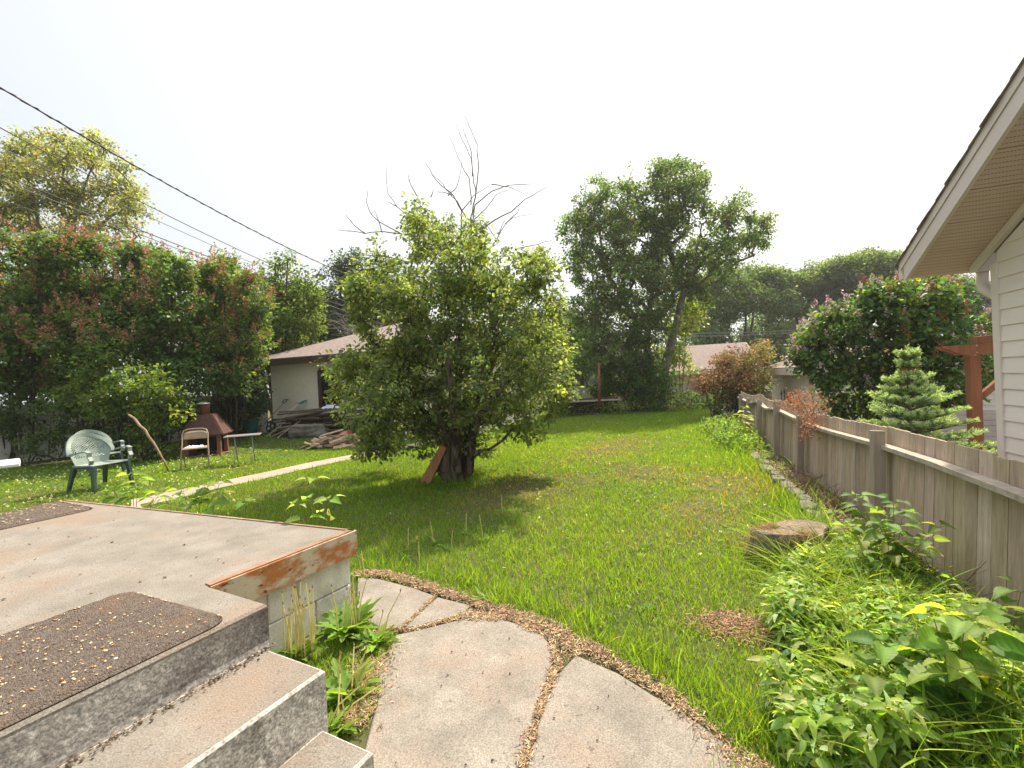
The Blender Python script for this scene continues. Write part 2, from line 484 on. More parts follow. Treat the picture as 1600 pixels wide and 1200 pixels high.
M['paper'] = surf('crumpled_paper', (.62,.60,.62), (.80,.78,.80), 12, .8, .8, 20)
M['steel'] = surf('dull_steel', (.30,.30,.29), (.45,.45,.43), 8, .45, .1, metal=.6, spec=.5)
M['blackmetal'] = surf('black_metal', (.012,.012,.013), (.03,.03,.03), 8, .5, .1, spec=.4)
M['tablegrey'] = surf('grey_tabletop', (.13,.12,.11), (.20,.185,.175), 6, .7, .2)
M['tablewhite'] = surf('white_tabletop', (.66,.65,.65), (.78,.77,.77), 5, .55, .1, c3=(.50,.36,.27), s3=3.5, t3=(.6,.68))
M['teal'] = surf('teal_plastic', (.006,.15,.15), (.012,.21,.20), 4, .4, .05, spec=.5)
M['oldwood'] = colmat('old_wood', .92, .12, .6, 22, (1, 1, 1), .3, 14)
M['stick'] = surf('bare_stick', (.20,.13,.08), (.36,.26,.17), 9, .85, .3, stretch=(1,1,.3))
M['plank'] = surf('red_cedar_plank', (.34,.15,.07), (.50,.25,.13), 7, .7, .3, 30, stretch=(1,1,.25), c3=(.24,.10,.05), s3=4)
M['boulder'] = surf('rough_concrete_lump', (.11,.095,.085), (.22,.195,.17), 4, .95, .9, 18, bdist=.04)
M['cedar'] = surf('stained_cedar', (.17,.068,.038), (.25,.105,.062), 6, .7, .35, 30, stretch=(3,3,.3), c3=(.15,.055,.03), s3=5, spec=.2)
M['cable'] = surf('cable_black', (.03,.028,.028), (.05,.047,.047), 8, .6, 0)
M['cablegrey'] = surf('cable_grey', (.14,.135,.13), (.20,.195,.19), 8, .6, 0)
M['pole'] = surf('pole_wood', (.16,.12,.09), (.26,.20,.155), 8, .9, .4, stretch=(1,1,.15))
M['bluewall'] = surf('pale_blue_siding', (.40,.46,.54), (.48,.54,.61), 3, .7, .1)
M['greyroof'] = surf('grey_shingle', (.12,.11,.115), (.20,.185,.185), 12, .9, .4)
M['redpaint'] = surf('faded_red_paint', (.40,.12,.09), (.50,.18,.13), 5, .7, .1)
M['stone'] = surf('edging_stone', (.10,.088,.076), (.21,.185,.16), 6, .9, .8, 30, c3=(.15,.12,.10), s3=3, bdist=.02)
M['debris'] = colmat('debris', .9, .15)
M['postwood'] = surf('post_wood', (.24,.195,.155), (.36,.30,.24), 7, .9, .5, 30, stretch=(2,2,.3), spec=.12)
M['applebark'] = surf('apple_bark', (.085,.065,.05), (.25,.205,.165), 9, .95, 1.0, 22, c3=(.05,.04,.032), s3=5, t3=(.48,.6), stretch=(1.6,1.6,.22), spec=.1, bdist=.05, detail=10)
M['endgrain'] = surf('stump_top', (.15,.115,.08), (.27,.21,.15), 10, .95, .8, 40, c3=(.16,.12,.08), s3=5, c4=(.40,.16,.05), s4=3.2, t4=(.58,.66), bdist=.02, grain=.4, gs=150)
M['lattice'] = surf('lattice_grey', (.30,.28,.27), (.42,.40,.38), 6, .85, .2)
M['vinyl'] = surf('grey_vinyl_fence', (.34,.305,.30), (.42,.375,.37), 3, .6, .05)
M['white'] = surf('white_paint', (.62,.62,.62), (.75,.75,.75), 5, .6, .05)

# ------------------------------------------------------------------ layout (metres), surveyed once
U = np.array([math.sin(math.radians(18.5)), math.cos(math.radians(18.5)), 0.0])     # along the fence, away
Vp = np.array([U[1], -U[0], 0.0])                                                  # to the right of it
ZZ = np.array([0, 0, 1.0])
PH = 0.60
pC = zp(553, 829, PH); pA = zp(104, 782, PH); pR = zp(328, 916, PH); pD = zp(418, 943, PH); pL = zp(20, 1137, PH)
sl1 = [(559,906),(593,908),(646,922),(678,934),(625,986),(598,988),(556,965)]
sl2 = [(684,937),(735,950),(722,963),(646,985),(630,985)]
sl3 = [(753,964),(809,979),(850,998),(863,1020),(861,1048),(834,1132),(812,1215),(560,1215),(590,1100),(592,1058),(618,997),(650,990)]
sl4 = [(900,1029),(925,1039),(966,1057),(1012,1086),(1050,1110),(1098,1140),(1190,1215),(820,1215),(842,1132),(870,1060)]
SLABS = [[gp(*p)[:2] for p in s] for s in (sl1, sl2, sl3, sl4)]
pathN = [(205,800),(240,789),(347,762.5),(420,747.5),(475,734),(553,717.5),(636,700.5),(690,690)]
pathF = [(205,782),(240,775),(347,752.5),(420,737.5),(475,725),(553,710.5),(636,695.5),(690,685)]
PATH = [gp(*p)[:2] for p in pathN] + [gp(*p)[:2] for p in pathF[::-1]]
PATHC = [(gp(*a)[:2] + gp(*b)[:2]) / 2 for a, b in zip(pathN, pathF)]
FN = np.array([2.62, 1.7]); 
fa = gp(1596, 999)[:2]; fb = gp(1159, 667)[:2]
fdir = (fb - fa) / np.linalg.norm(fb - fa)
fL = np.linalg.norm(fb - fa)
fperp = np.array([fdir[1], -fdir[0]])
def fpt(s, off=0.0, z=0.0):
    p = fa + fdir * s + fperp * off
    return np.array([p[0], p[1], z])
def fence_s(px):
    r = ray(px, 620)[0]
    # (fa + s fdir): x = r*y
    return (r * fa[1] - fa[0]) / (fdir[0] - r * fdir[1])
U = np.array([fdir[0], fdir[1], 0.0]); Vp = np.array([fperp[0], fperp[1], 0.0])
print('fence', fa, fb, fdir, 'porch', pC, pA, pR, pD, pL)

# ------------------------------------------------------------------ ground
def grid(xs, ys, zf):
    X, Y = np.meshgrid(xs, ys); Z = zf(X, Y)
    V = np.stack([X.ravel(), Y.ravel(), Z.ravel()], 1)
    nx, ny = len(xs), len(ys)
    i = np.arange(ny - 1)[:, None] * nx + np.arange(nx - 1)[None]
    Fq = np.stack([i, i + 1, i + nx + 1, i + nx], -1).reshape(-1, 4)
    return V, Fq
xs = np.concatenate([np.linspace(-400, -16, 20)[:-1], np.arange(-16, 14, .25), np.linspace(14, 400, 20)])
ys = np.concatenate([np.linspace(-20, -1, 8)[:-1], np.arange(-1, 28, .25), np.linspace(28, 800, 30)])
V, Fq = grid(xs, ys, terr)
o = make('ground', V, Fq, M['soil'], smooth=True); tag(o, kind='structure')
mb = MB()
n = len(pathN)
vv = []
for a, b in zip(pathN, pathF):
    for q in (a, b):
        p = gp(*q); p[2] += .012; vv.append(p)
mb.add(vv, [(2*i, 2*i+2, 2*i+3, 2*i+1) for i in range(n-1)])
o = mb.build('path', M['path']); tag(o, kind='structure')
mb = MB()
for s in SLABS:
    mb.prism([tuple(p) for p in s], -.06, .022, .008)
o = mb.build('patio', M['slab']); tag(o, kind='structure')

# ------------------------------------------------------------------ porch with steps
porch = thing('concrete_porch', ((pC + pR) / 2 * np.array([1, 1, 0])), 'low concrete porch with rust-stained slab, rusty steel edge and steps down', 'porch')
d1 = unit(pA - pC); d2 = unit(pR - pC)
pB = pA + d2 * 3.4                    # back left, runs out of the frame
pB2 = pL + np.array([-2.2, 1.2, 0]) + d2 * 1.5
top = [pC, pA, pB, pL + (pL - pD) * .9 + d1 * 2.5, pL + (pL - pD) * .9, pD, pR]
PORCHTOP = [tuple(p[:2]) for p in top]
MB().prism(PORCHTOP, PH - .17, PH, .012).build('deck_slab', M['concrete'], porch)
# steel angle along the two open edges
pr = d2; nrm_s = unit(np.cross(d2, ZZ))
if np.dot(nrm_s, d1) > 0: nrm_s = -nrm_s
mb = MB(); mb.bar(pC + nrm_s * .008 - ZZ * .083 - d2 * .01, pR + nrm_s * .008 - ZZ * .083, .014, .165)
nb = unit(np.cross(d1, ZZ)); 
if np.dot(nb, d2) > 0: nb = -nb
mb.bar(pC + nb * .008 - ZZ * .083 - d1 * .01, pA + nb * .008 - ZZ * .083, .014, .165)
mb.build('edge_angle', M['rustangle'], porch)
mb = MB(); mb.bar(pC - nrm_s * .022 + ZZ * .004, pR - nrm_s * .022 + ZZ * .004, .05, .006)
mb.bar(pC - nb * .008 + ZZ * .0045 , pA - nb * .008 + ZZ * .0045, .02, .005)
mb.build('edge_flange', M['rusttop'], porch)
# block wall under the slab
bw = MB(); mt = MB()
wallS = pC - d1 * -.0 + nrm_s * -.035; wallS[2] = 0
Lw = np.linalg.norm(pR - pC) + 1.0
zc = [(-.1, .025), (.032, .222), (.229, .425)]
wdir = d2
for k, (z0, z1) in enumerate(zc):
    if k == 0: xsb = [.02, .42, .82, 1.22, 1.62]
    elif k == 1: xsb = [.02, .30, .70, 1.10, 1.50, 1.90]
    else: xsb = [.02, .42, .43, .62, .83, 1.23, 1.63]
    for a, b in zip(xsb[:-1], xsb[1:]):
        if b - a < .05: continue
        c = wallS + wdir * (a + b) / 2; c[2] = (z0 + z1) / 2
        bw.box(c - nrm_s * .09, (b - a - .009, .18, z1 - z0), [wdir, nrm_s, ZZ], .006)
    a0 = wallS + wdir * .8 - nrm_s * .09; a0[2] = z1 + .0035
c = wallS + wdir * .95 - nrm_s * .098; c[2] = .17
mt.box(c, (1.88, .165, .52), [wdir, nrm_s, ZZ])
bw.build('block_wall', M['block'], porch)
mt.build('mortar', M['mortar'], porch)
# other side walls (towards the lawn)
bw = MB(); c = (pC + pA) / 2 - nb * .12; c[2] = .17
bw.box(c, (np.linalg.norm(pA - pC) - .25, .18, .52), [d1, nb, ZZ]); bw.build('back_wall', M['block'], porch)
# risers and treads
stp = unit(pL - pD)                   # along the step edge, to the near left
sout = unit(np.cross(stp, ZZ)); 
if np.dot(sout, [1, -1, 0]) < 0: sout = -sout
print('step axes', stp, sout)
E1 = zp(508, 1046, .40)
tread1 = float(np.dot(E1 - pD, sout)); endoff = float(np.dot(E1 - pD, -stp))
print('tread', tread1, endoff)
def step_prism(mb, z0, z1, o0, o1, ends, bev=.02):
    a = pD - stp * ends + sout * o0; b = pD + stp * 3.0 + sout * o0
    c = pD + stp * 3.0 + sout * o1; d = pD - stp * ends + sout * o1
    mb.prism([tuple(q[:2]) for q in (a, b, c, d)], z0, z1, bev)
m0 = MB(); step_prism(m0, -.05, PH - .004, -.32, -.0, -.001, .018)
m0.build('landing_riser', M['conclifted'], porch)
m1 = MB(); step_prism(m1, -.05, .40, -.15, tread1, endoff, .010); m1.build('step', M['conclifted'], porch)
m1 = MB(); step_prism(m1, -.05, .155, tread1 - .05, tread1 + .28, endoff - .02, .010); m1.build('step', M['conclifted'], porch)
m1 = MB()
for (o0, o1, z, en) in ((.004, tread1 - .0125, .4005, endoff - .0125), (tread1 + .004, tread1 + .2675, .1555, endoff - .0325)):
    a = pD - stp * en + sout * o0; b = pD + stp * 3.0 + sout * o0; c = pD + stp * 3.0 + sout * o1; d = pD - stp * en + sout * o1
    P = [np.array([q[0], q[1], z]) for q in (a, d, c, b)]
    m1.add(P, [(0, 1, 2, 3)] if np.cross(P[1]-P[0], P[2]-P[1])[2] > 0 else [(3, 2, 1, 0)])
m1.build('tread_surface', M['concrete'], porch)

def mat_mesh(P, t, name, label, seedn):
    """rounded rectangular doormat with a shaggy surface, corners P (4 points on the slab)"""
    P = [np.array(p, float) for p in P]
    nx, ny = 110, 60
    g = np.linspace(0, 1, nx); h = np.linspace(0, 1, ny)
    X, Y = np.meshgrid(g, h)
    pos = ((1-X)*(1-Y))[..., None]*P[0] + (X*(1-Y))[..., None]*P[1] + (X*Y)[..., None]*P[2] + ((1-X)*Y)[..., None]*P[3]
    LX = np.linalg.norm(P[1]-P[0]); LY = np.linalg.norm(P[3]-P[0]); rr = .09
    # round the corners by pulling grid points inwards
    cx = (X - .5) * LX; cy = (Y - .5) * LY
    ax = np.abs(cx) - (LX/2 - rr); ay = np.abs(cy) - (LY/2 - rr)
    m = (ax > 0) & (ay > 0); dd = np.hypot(ax, ay); mx = np.maximum(ax, ay)
    k = np.where(m & (dd > 0), mx / np.maximum(dd, 1e-6), 1.0)
    nx_ = np.where(m, np.sign(cx) * (LX/2 - rr + ax * k), cx); ny_ = np.where(m, np.sign(cy) * (LY/2 - rr + ay * k), cy)
    X2 = nx_ / LX + .5; Y2 = ny_ / LY + .5
    pos = ((1-X2)*(1-Y2))[..., None]*P[0] + (X2*(1-Y2))[..., None]*P[1] + (X2*Y2)[..., None]*P[2] + ((1-X2)*Y2)[..., None]*P[3]
    e = np.minimum(np.minimum(X, 1-X) * LX, np.minimum(Y, 1-Y) * LY)
    r2 = np.random.default_rng(seedn)
    pos[..., 2] += t * np.clip(.25 + e / .02, 0, 1) + r2.uniform(-.0035, .0035, X.shape) * (e > .012)
    V = pos.reshape(-1, 3)
    i = np.arange(ny - 1)[:, None] * nx + np.arange(nx - 1)[None]
    Fq = np.stack([i, i + 1, i + nx + 1, i + nx], -1).reshape(-1, 4)
    if np.cross(P[1]-P[0], P[3]-P[0])[2] < 0: Fq = Fq[:, ::-1].copy()
    # skirt down to the slab
    ring = list(range(nx)) + [r * nx + nx - 1 for r in range(1, ny)] + [(ny-1)*nx + c for c in range(nx-2, -1, -1)] + [r * nx for r in range(ny-2, 0, -1)]
    low = V[ring].copy(); low[:, 2] = P[0][2] + .0005
    b = len(V); V = np.concatenate([V, low]); nr = len(ring)
    sk = [(ring[j], b + j, b + (j+1) % nr, ring[(j+1) % nr]) for j in range(nr)]
    Fq = np.concatenate([Fq, np.array(sk)])
    o = make(name, V, Fq, M['mat_rubber'], loc=P[0])
    return tag(o, label, 'doormat')
mA = zp(218, 926, PH); mB_ = zp(349, 968, PH); mC_ = zp(40, 1116, PH)
ln = unit(mC_ - mB_)
m4 = [zp(205, 925, PH), zp(362, 968, PH)]
m4.append(m4[1] + stp * 1.35); m4.append(m4[0] + stp * 1.35)
front_mat = m4
mat_mesh(m4, .022, 'doormat', 'shaggy brown doormat littered with seed husks at the top of the steps', 3)
m5 = [zp(100, 787, PH), zp(150, 793, PH)]
q = unit(zp(0, 826, PH) - zp(150, 793, PH))
m5 = [zp(97, 785.5, PH), zp(151, 795, PH)]; m5 += [m5[1] + q * 1.5, m5[0] + q * 1.5]
mat_mesh(m5, .02, 'doormat', 'dark flat doormat at the far edge of the porch near the white table', 4)
# ------------------------------------------------------------------ timber fence on the right
fence = thing('board_fence', fpt(6, 0, 0), 'weathered grey-brown board fence running away along the right side of the lawn', 'fence')
def ftop(s):
    # gentle sag seen about two thirds of the way along
    return .975 + .03 * math.sin(s * 1.1 + .4) - .06 * math.exp(-((s - 7.1) / .55) ** 2) + .05 * math.exp(-((s - 8.1) / .5) ** 2)
S0, S1 = -2.2, fL + .35
pk = MB(); s = S0; k = 0
rp = random.Random(5)
while s < S1:
    w = rp.uniform(.118, .146)
    if k % 9 == 4: w *= .62
    g = rp.choice([.001, .003, .006, .011])
    h = ftop(s) + rp.uniform(-.008, .008)
    lean = rp.uniform(-.006, .006)
    base = rp.uniform(.74, 1.14)
    cc = np.array([.41, .325, .255]) * base * np.array([1, rp.uniform(.95, 1.03), rp.uniform(.88, 1.06)])
    pk.cc = tuple(cc)
    off = rp.uniform(-.002, .002) + .02
    z0 = float(terr(*fpt(s, 0)[:2])) + .02
    a = fpt(s, off); b = fpt(s + w, off)
    t = .018
    n_ = np.array([fperp[0], fperp[1], 0])
    V = []
    tilt = .05      # the fence leans a little towards the neighbour
    for (q, sl) in ((a, lean), (b, lean)):
        for zz, o_ in ((z0, 0), (h, 1)):
            for tt in (0, t):
                V.append(q + n_ * (tt + tilt * (zz)) + np.array([fdir[0], fdir[1], 0]) * sl * (zz) + ZZ * zz)
    # order: a-bottom front/back, a-top front/back, b...
    pk.add(V, [(0,4,6,2),(1,3,7,5),(2,6,7,3),(0,2,3,1),(4,5,7,6),(0,1,5,4)])
    s += w + g; k += 1
pk.build('pickets', M['fence'], fence)
posts = [fence_s(x) for x in (1380, 1254, 1217, 1190, 1172, 1160)]
n3 = np.array([fperp[0], fperp[1], 0]); d3 = np.array([fdir[0], fdir[1], 0])
rails = [-2.4] + sorted(posts) + [S1]
for a, b in zip(rails[:-1], rails[1:]):
    if b - a < .05: continue
    mb = MB()
    m_ = 5
    for i in range(m_):
        s0 = a + (b - a) * i / m_; s1 = a + (b - a) * (i + 1) / m_
        z0_ = ftop(s0) - .165; z1_ = ftop(s1) - .165
        mb.bar(fpt(s0 + (.002 if i == 0 else 0), -.028 + .05 * z0_, z0_), fpt(s1, -.028 + .05 * z1_, z1_), .09, .036)
    mb.build('rail', M['rail'], fence)
for i, s_ in enumerate(posts):
    lean = [.06, .0, .02, .05, .01, .0][i]
    top = ftop(s_) - [.02, .06, -.01, .05, .05, .03][i]
    mb = MB()
    b_ = fpt(s_, -.085, -.05); t_ = fpt(s_ + lean, -.085 + .05, top)
    mb.bar(b_, t_, .092, .092, up=d3, bev=.004)
    mb.cc = None
    o = mb.build('post', M['postwood'], fence)

# lattice of low structures further: concrete edging strip along the fence foot
mb = MB(); rp = random.Random(8); s = 0.0; off = -.55
while s < fL - .2:
    L_ = rp.uniform(.22, .6)
    c = fpt(s + L_ / 2, -.42 + rp.uniform(-.03, .03), .0); c[2] = float(terr(c[0], c[1])) + .005 + rp.uniform(-.01, .015)
    an = rp.uniform(-.05, .05)
    an = rp.uniform(-.12, .12); tl = rp.uniform(-.06, .06)
    Ax_ = [d3 * math.cos(an) + n3 * math.sin(an) + ZZ * tl, n3 * math.cos(an) - d3 * math.sin(an) + ZZ * rp.uniform(-.1, .1), ZZ]
    hw_ = rp.uniform(.055, .10); ns_ = 12; Vs_ = []
    for lv, kk in ((-.08, 1.05), (.045, 1.0), (.065, .86)):
        for q in range(ns_):
            a_ = 6.2832 * q / ns_; ca, sa = math.cos(a_), math.sin(a_)
            ex_ = abs(ca) ** .45 * (1 if ca > 0 else -1) * (L_ / 2 - .008) * (kk * .5 + .5) * rp.uniform(.9, 1.03); ey_ = abs(sa) ** .45 * (1 if sa > 0 else -1) * hw_ * kk * rp.uniform(.85, 1.15)
            Vs_.append(c + Ax_[0] * ex_ + Ax_[1] * ey_ + ZZ * (lv + rp.uniform(-.006, .006)))
    mb.add(Vs_, [(l_ * ns_ + q, l_ * ns_ + (q + 1) % ns_, (l_ + 1) * ns_ + (q + 1) % ns_, (l_ + 1) * ns_ + q) for l_ in range(2) for q in range(ns_)] + [tuple(range(2 * ns_, 3 * ns_))])
    s += L_
o = mb.build('edging_strip', M['stone']); tag(o, 'crumbling grey stone edging laid along the foot of the board fence', 'edging')

# ------------------------------------------------------------------ neighbour's house on the right (gable wall, eave, rake)
K = ray(1553, 411); 
dk = 3.73
Kp = np.array([K[0] * dk, dk, 0.0])              # wall corner
Wd = np.array([fdir[0], fdir[1], 0.0]); Wn = -np.array([fperp[0], fperp[1], 0.0])  # wall direction away, outward normal towards the lawn
house = thing('neighbour_house', Kp, 'beige vinyl-sided house corner with overhanging gable roof at the right edge', 'house')
EZ = 2.36; PT = .50; EAV = .32; RK = .44
def hp(s, o, z): return Kp + Wd * s + Wn * o + ZZ * z      # s along wall (0 = corner, negative towards viewer)
# wall core
LWALL = 7.0
mb = MB()
# siding courses: sloped double-lap boards
cz = .20; c_h = .127
while cz < EZ + LWALL * PT * .5 + 1:
    # wall is bounded above by the roof: z < EZ - .03 + (-s + EAV)*PT
    for part in (0, 1):
        za, zb = cz + part * c_h, cz + (part + 1) * c_h
        smax0 = min(-.045, EAV - (zb - EZ + .10) / PT)
        if smax0 < -LWALL: continue
        # lap: bottom stands 14 mm out, short dip line in the middle
        prof = [(za, .004), (za + .001, .017), (zb - .012, .006), (zb, .004)]
        V = []
        for z, o_ in prof:
            sm = min(-.045, EAV - (z - EZ + .10) / PT)
            V.append(hp(sm, o_, z)); V.append(hp(-LWALL, o_, z))
        mb.add(V, [(2*i, 2*i+1, 2*i+3, 2*i+2) for i in range(3)])
    cz += 2 * c_h
mb.build('siding', M['siding'], house)
mb = MB()
mb.box(hp(-LWALL / 2 - .02, -.08, 1.1), (LWALL, .15, 2.4), [Wd, Wn, ZZ])
mb.add([hp(-.02, -.01, 2.0), hp(-LWALL, -.01, 2.0), hp(-LWALL, -.01, EZ + PT * (LWALL + EAV) - .1), hp(-.02, -.01, EZ + .1)], [(0, 1, 2, 3)])
# the return wall under the eave (perpendicular, away from the lawn)
mb.box(hp(-.08, -3.1, 1.15), (.14, 6.0, 2.3), [Wd, Wn, ZZ])
mb.build('wall', M['siding'], house)
mb = MB()
mb.box(hp(-.036, .012, 1.18), (.078, .03, 2.36), [Wd, Wn, ZZ], .004)
mb.box(hp(.006, -.035, 1.18), (.02, .075, 2.36), [Wd, Wn, ZZ], .004)
mb.build('corner_trim', M['trim'], house)
# soffit: sloped underside of the roof, from eave edge up; grooves between panels
mb = MB(); ms = MB()
npan = 16
sl = math.hypot(1, PT)
def roofp(t, o, dz=0.0):      # t: distance towards viewer from the eave edge
    return hp(EAV - t, o, EZ + t * PT + dz)
PL = .305
un = unit(np.array(-Wd * 1.0 + ZZ * PT)); nn = unit(np.cross(Wn, un)); 
if nn[2] < 0: nn = -nn
t = 0.0
while t < 6.5:
    a0, a1 = t + .004, t + PL - .004
    P = [roofp(a0, -.05), roofp(a1, -.05), roofp(a1, RK), roofp(a0, RK)]
    P = [p + nn * .004 for p in P]
    mb.add(P + [p + nn * .012 for p in P], [(0,1,2,3),(7,6,5,4),(0,4,5,1),(2,6,7,3),(1,5,6,2),(3,7,4,0)])
    for r_ in range(7):
        tr = t + .035 + r_ * .04
        for q in range(24):
            o_ = -.03 + q * .0195
            c = roofp(tr, o_) + nn * .0035
            ms.box(c, (.0045, .010, .0015), [un, Wn, nn])
    t += PL
mb.build('soffit', M['soffit'], house)
ms.build('soffit_vents', M['darkslot'], house)
mb = MB()
mb.sheet([roofp(-.0, -.06) + nn * .02, roofp(6.6, -.06) + nn * .02, roofp(6.6, RK) + nn * .02, roofp(0, RK) + nn * .02], -.01)
mb.build('soffit_backing', M['darkslot'], house)
# rake fascia with two steps
mb = MB()
def rakebar(o0, w, z0, z1):
    P = []
    for t_ in (-.02, 6.6):
        for (oo, zz) in ((o0, z0), (o0 + w, z0), (o0 + w, z1), (o0, z1)):
            P.append(roofp(t_, oo) + nn * zz)
    mb.add(P, [(0,1,2,3),(7,6,5,4),(0,4,5,1),(1,5,6,2),(2,6,7,3),(3,7,4,0)])
rakebar(RK, .022, -.012, .115)
rakebar(RK, .030, .119, .185)
rakebar(RK + .022, .006, -.012, .012)
mb.build('rake_board', M['fascia'], house)
# frieze trim where soffit meets wall
mb = MB()
P = []
for t_ in (.06, 6.6):
    for (oo, zz) in ((.0, -.055), (.035, -.055), (.035, .0), (.0, .0)):
        P.append(roofp(t_, oo) + nn * zz)
mb.add(P, [(0,1,2,3),(7,6,5,4),(0,4,5,1),(1,5,6,2),(2,6,7,3),(3,7,4,0)])
mb.build('frieze_trim', M['trim'], house)
# roof: shingle courses with small steps, overhanging the rake
mb = MB()
t = -.05; k = 0
while t < 6.6:
    e = .045 + (.008 if k % 3 == 0 else .0)
    P = [roofp(t, -5), roofp(t + .20, -5), roofp(t + .20, RK + e), roofp(t, RK + e)]
    q0 = [P[0] + nn * .200, P[1] + nn * .188, P[2] + nn * .188, P[3] + nn * .200]
    q1 = [P[0] + nn * .187, P[1] + nn * .186, P[2] + nn * .186, P[3] + nn * .187]
    mb.add(q0 + q1, [(0,1,2,3),(7,6,5,4),(0,4,5,1),(2,6,7,3),(3,7,4,0),(1,5,6,2)])
    t += .145; k += 1
mb.build('roof', M['shingle'], house)
# eave fascia and gutter across the low edge, downspout elbow
mb = MB()
mb.box(hp(EAV + .012, RK / 2 - 2.3, EZ + .075), (.02, RK + 4.6, .15), [Wd, Wn, ZZ])
mb.build('eave_board', M['fascia'], house)
mb = MB()
prof = [(.024, .02), (.075, .02), (.125, .085), (.125, .125), (.115, .125), (.112, .09), (.07, .032), (.024, .032)]
V = []
for oo in (RK + .015, -4.6):
    for (s_, z_) in prof: V.append(hp(EAV + s_, oo, EZ + z_ - .01))
k = len(prof)
mb.add(V, [tuple(range(k))[::-1], tuple(range(k, 2 * k))] + [(i, (i+1) % k, (i+1) % k + k, i + k) for i in range(k)])
mb.box(hp(EAV + .075, RK + .018, EZ + .068), (.10, .008, .115), [Wd, Wn, ZZ])
g = mb.build('gutter', M['fascia'], house)
mb = MB()
mb.tube([hp(EAV + .07, -.12, EZ + .03), hp(EAV + .07, -.12, EZ - .09), hp(EAV + .04, -.12, EZ - .15), hp(.10, -.12, EZ - .30), hp(.055, -.12, EZ - .40), hp(.055, -.12, .25)], [.045, .045, .046, .045, .044, .044], 10)
mb.build('downspout', M['trim'], house, smooth=True)

# ------------------------------------------------------------------ generic small buildings
def rect_house(name, c0, dx, dy, wx, wy, z0, zeave, zridge, wallm, roofm, label, over=.4, hip=False, lap=0.0, fascm='fascia'):
    """c0 = nearest wall corner (x,y), dx, dy = unit axes; ridge runs along dx"""
    c0 = np.array([c0[0], c0[1], 0.0]); t = thing(name, c0 + ZZ * z0, label, 'building')
    def q(a, b, z): return c0 + dx * a + dy * b + ZZ * z
    mb = MB()
    mb.prism([tuple(q(a, b, 0)[:2]) for a, b in ((0,0),(wx,0),(wx,wy),(0,wy))], z0, zeave)
    if not hip:
        for a in (.001, wx - .001):
            mb.add([q(a, 0, zeave), q(a, wy, zeave), q(a, wy / 2, zridge - .05)], [(0, 1, 2)])
    mb.build('wall', M[wallm], t)
    if lap:
        mb = MB(); z = z0 + .05
        while z < zeave - .05:
            for (p0, p1, nv) in ((q(0, 0, 0), q(wx, 0, 0), -dy), (q(0, wy, 0), q(0, 0, 0), -dx)):
                a = p0 + nv * .004; b = p1 + nv * .004
                V = [a + ZZ * z + nv * .016, b + ZZ * z + nv * .016, b + ZZ * (z + lap), a + ZZ * (z + lap), a + ZZ * z, b + ZZ * z]
                mb.add(V, [(0, 1, 2, 3), (4, 5, 1, 0)])
            z += lap
        mb.build('lap_siding', M[wallm], t)
    o = over; th = .10
    if hip:
        ins_ = wy / 2 + o
        R0, R1 = q(-o + ins_, wy / 2, zridge), q(wx + o - ins_, wy / 2, zridge)
        A, B, C, D = q(-o, -o, zeave), q(wx + o, -o, zeave), q(wx + o, wy + o, zeave), q(-o, wy + o, zeave)
        V = [A, B, C, D, R0, R1] + [p + ZZ * th for p in (A, B, C, D)]
        mb = MB(); u_ = ZZ * th
        V = [A + u_, B + u_, C + u_, D + u_, R0, R1, A + u_ * .75, B + u_ * .75, C + u_ * .75, D + u_ * .75]
        mb.add(V, [(0,1,5,4),(1,2,5),(2,3,4,5),(3,0,4),(6,7,1,0),(7,8,2,1),(8,9,3,2),(9,6,0,3),(9,8,7,6)])
        rf = mb.build('roof', M[roofm], t)
        mb = MB()
        for a_, b_ in ((A, B), (B, C), (C, D), (D, A)):
            mb.bar(a_ - ZZ * .03, b_ - ZZ * .03, .03, .2)
        mb.add([A - ZZ*.02, B - ZZ*.02, C - ZZ*.02, D - ZZ*.02], [(3,2,1,0)])
        mb.build('fascia', M[fascm], t)
    else:
        mb = MB()
        A, B = q(-o, -o, zeave), q(wx + o, -o, zeave)
        R0, R1 = q(-o, wy / 2, zridge), q(wx + o, wy / 2, zridge)
        C, D = q(wx + o, wy + o, zeave), q(-o, wy + o, zeave)
        for P in ((A, B, R1, R0), (R0, R1, C, D)):
            P = [p + ZZ * .1 for p in P]
            mb.add(P + [p - ZZ * .09 for p in P], [(0,1,2,3),(7,6,5,4),(0,4,5,1),(1,5,6,2),(2,6,7,3),(3,7,4,0)])
        rf = mb.build('roof', M[roofm], t)
        mb = MB(); mb.bar(A - ZZ * .06, B - ZZ * .06, .03, .2); mb.bar(C - ZZ * .06, D - ZZ * .06, .03, .2)
        mb.bar(A - ZZ * .03, R0 - ZZ * .03, .03, .2); mb.bar(B - ZZ * .03, R1 - ZZ * .03, .03, .2)
        mb.build('fascia', M[fascm], t)
    return t, q, rf

def window(t, q, dx, dy, a0, a1, z0, z1, fm, fw=.07, off=-.0):
    """window in the dx wall (b = 0)"""
    mb = MB()
    for (x0, x1, zz0, zz1) in ((a0, a1, z1 - fw, z1), (a0, a1, z0, z0 + fw), (a0, a0 + fw, z0 + fw, z1 - fw), (a1 - fw, a1, z0 + fw, z1 - fw), ((a0 + a1) / 2 - .02, (a0 + a1) / 2 + .02, z0 + fw, z1 - fw)):
        mb.box(q((x0 + x1) / 2, -.045 + off, (zz0 + zz1) / 2), (x1 - x0, .06, zz1 - zz0), [dx, -dy, ZZ])
    w = mb.build('window', M[fm], t)
    mb = MB(); mb.box(q((a0 + a1) / 2, -.028 + off, (z0 + z1) / 2), (a1 - a0 - fw, .012, z1 - z0 - fw), [dx, -dy, ZZ])
    mb.build('pane', M['glass'], w)
    return w

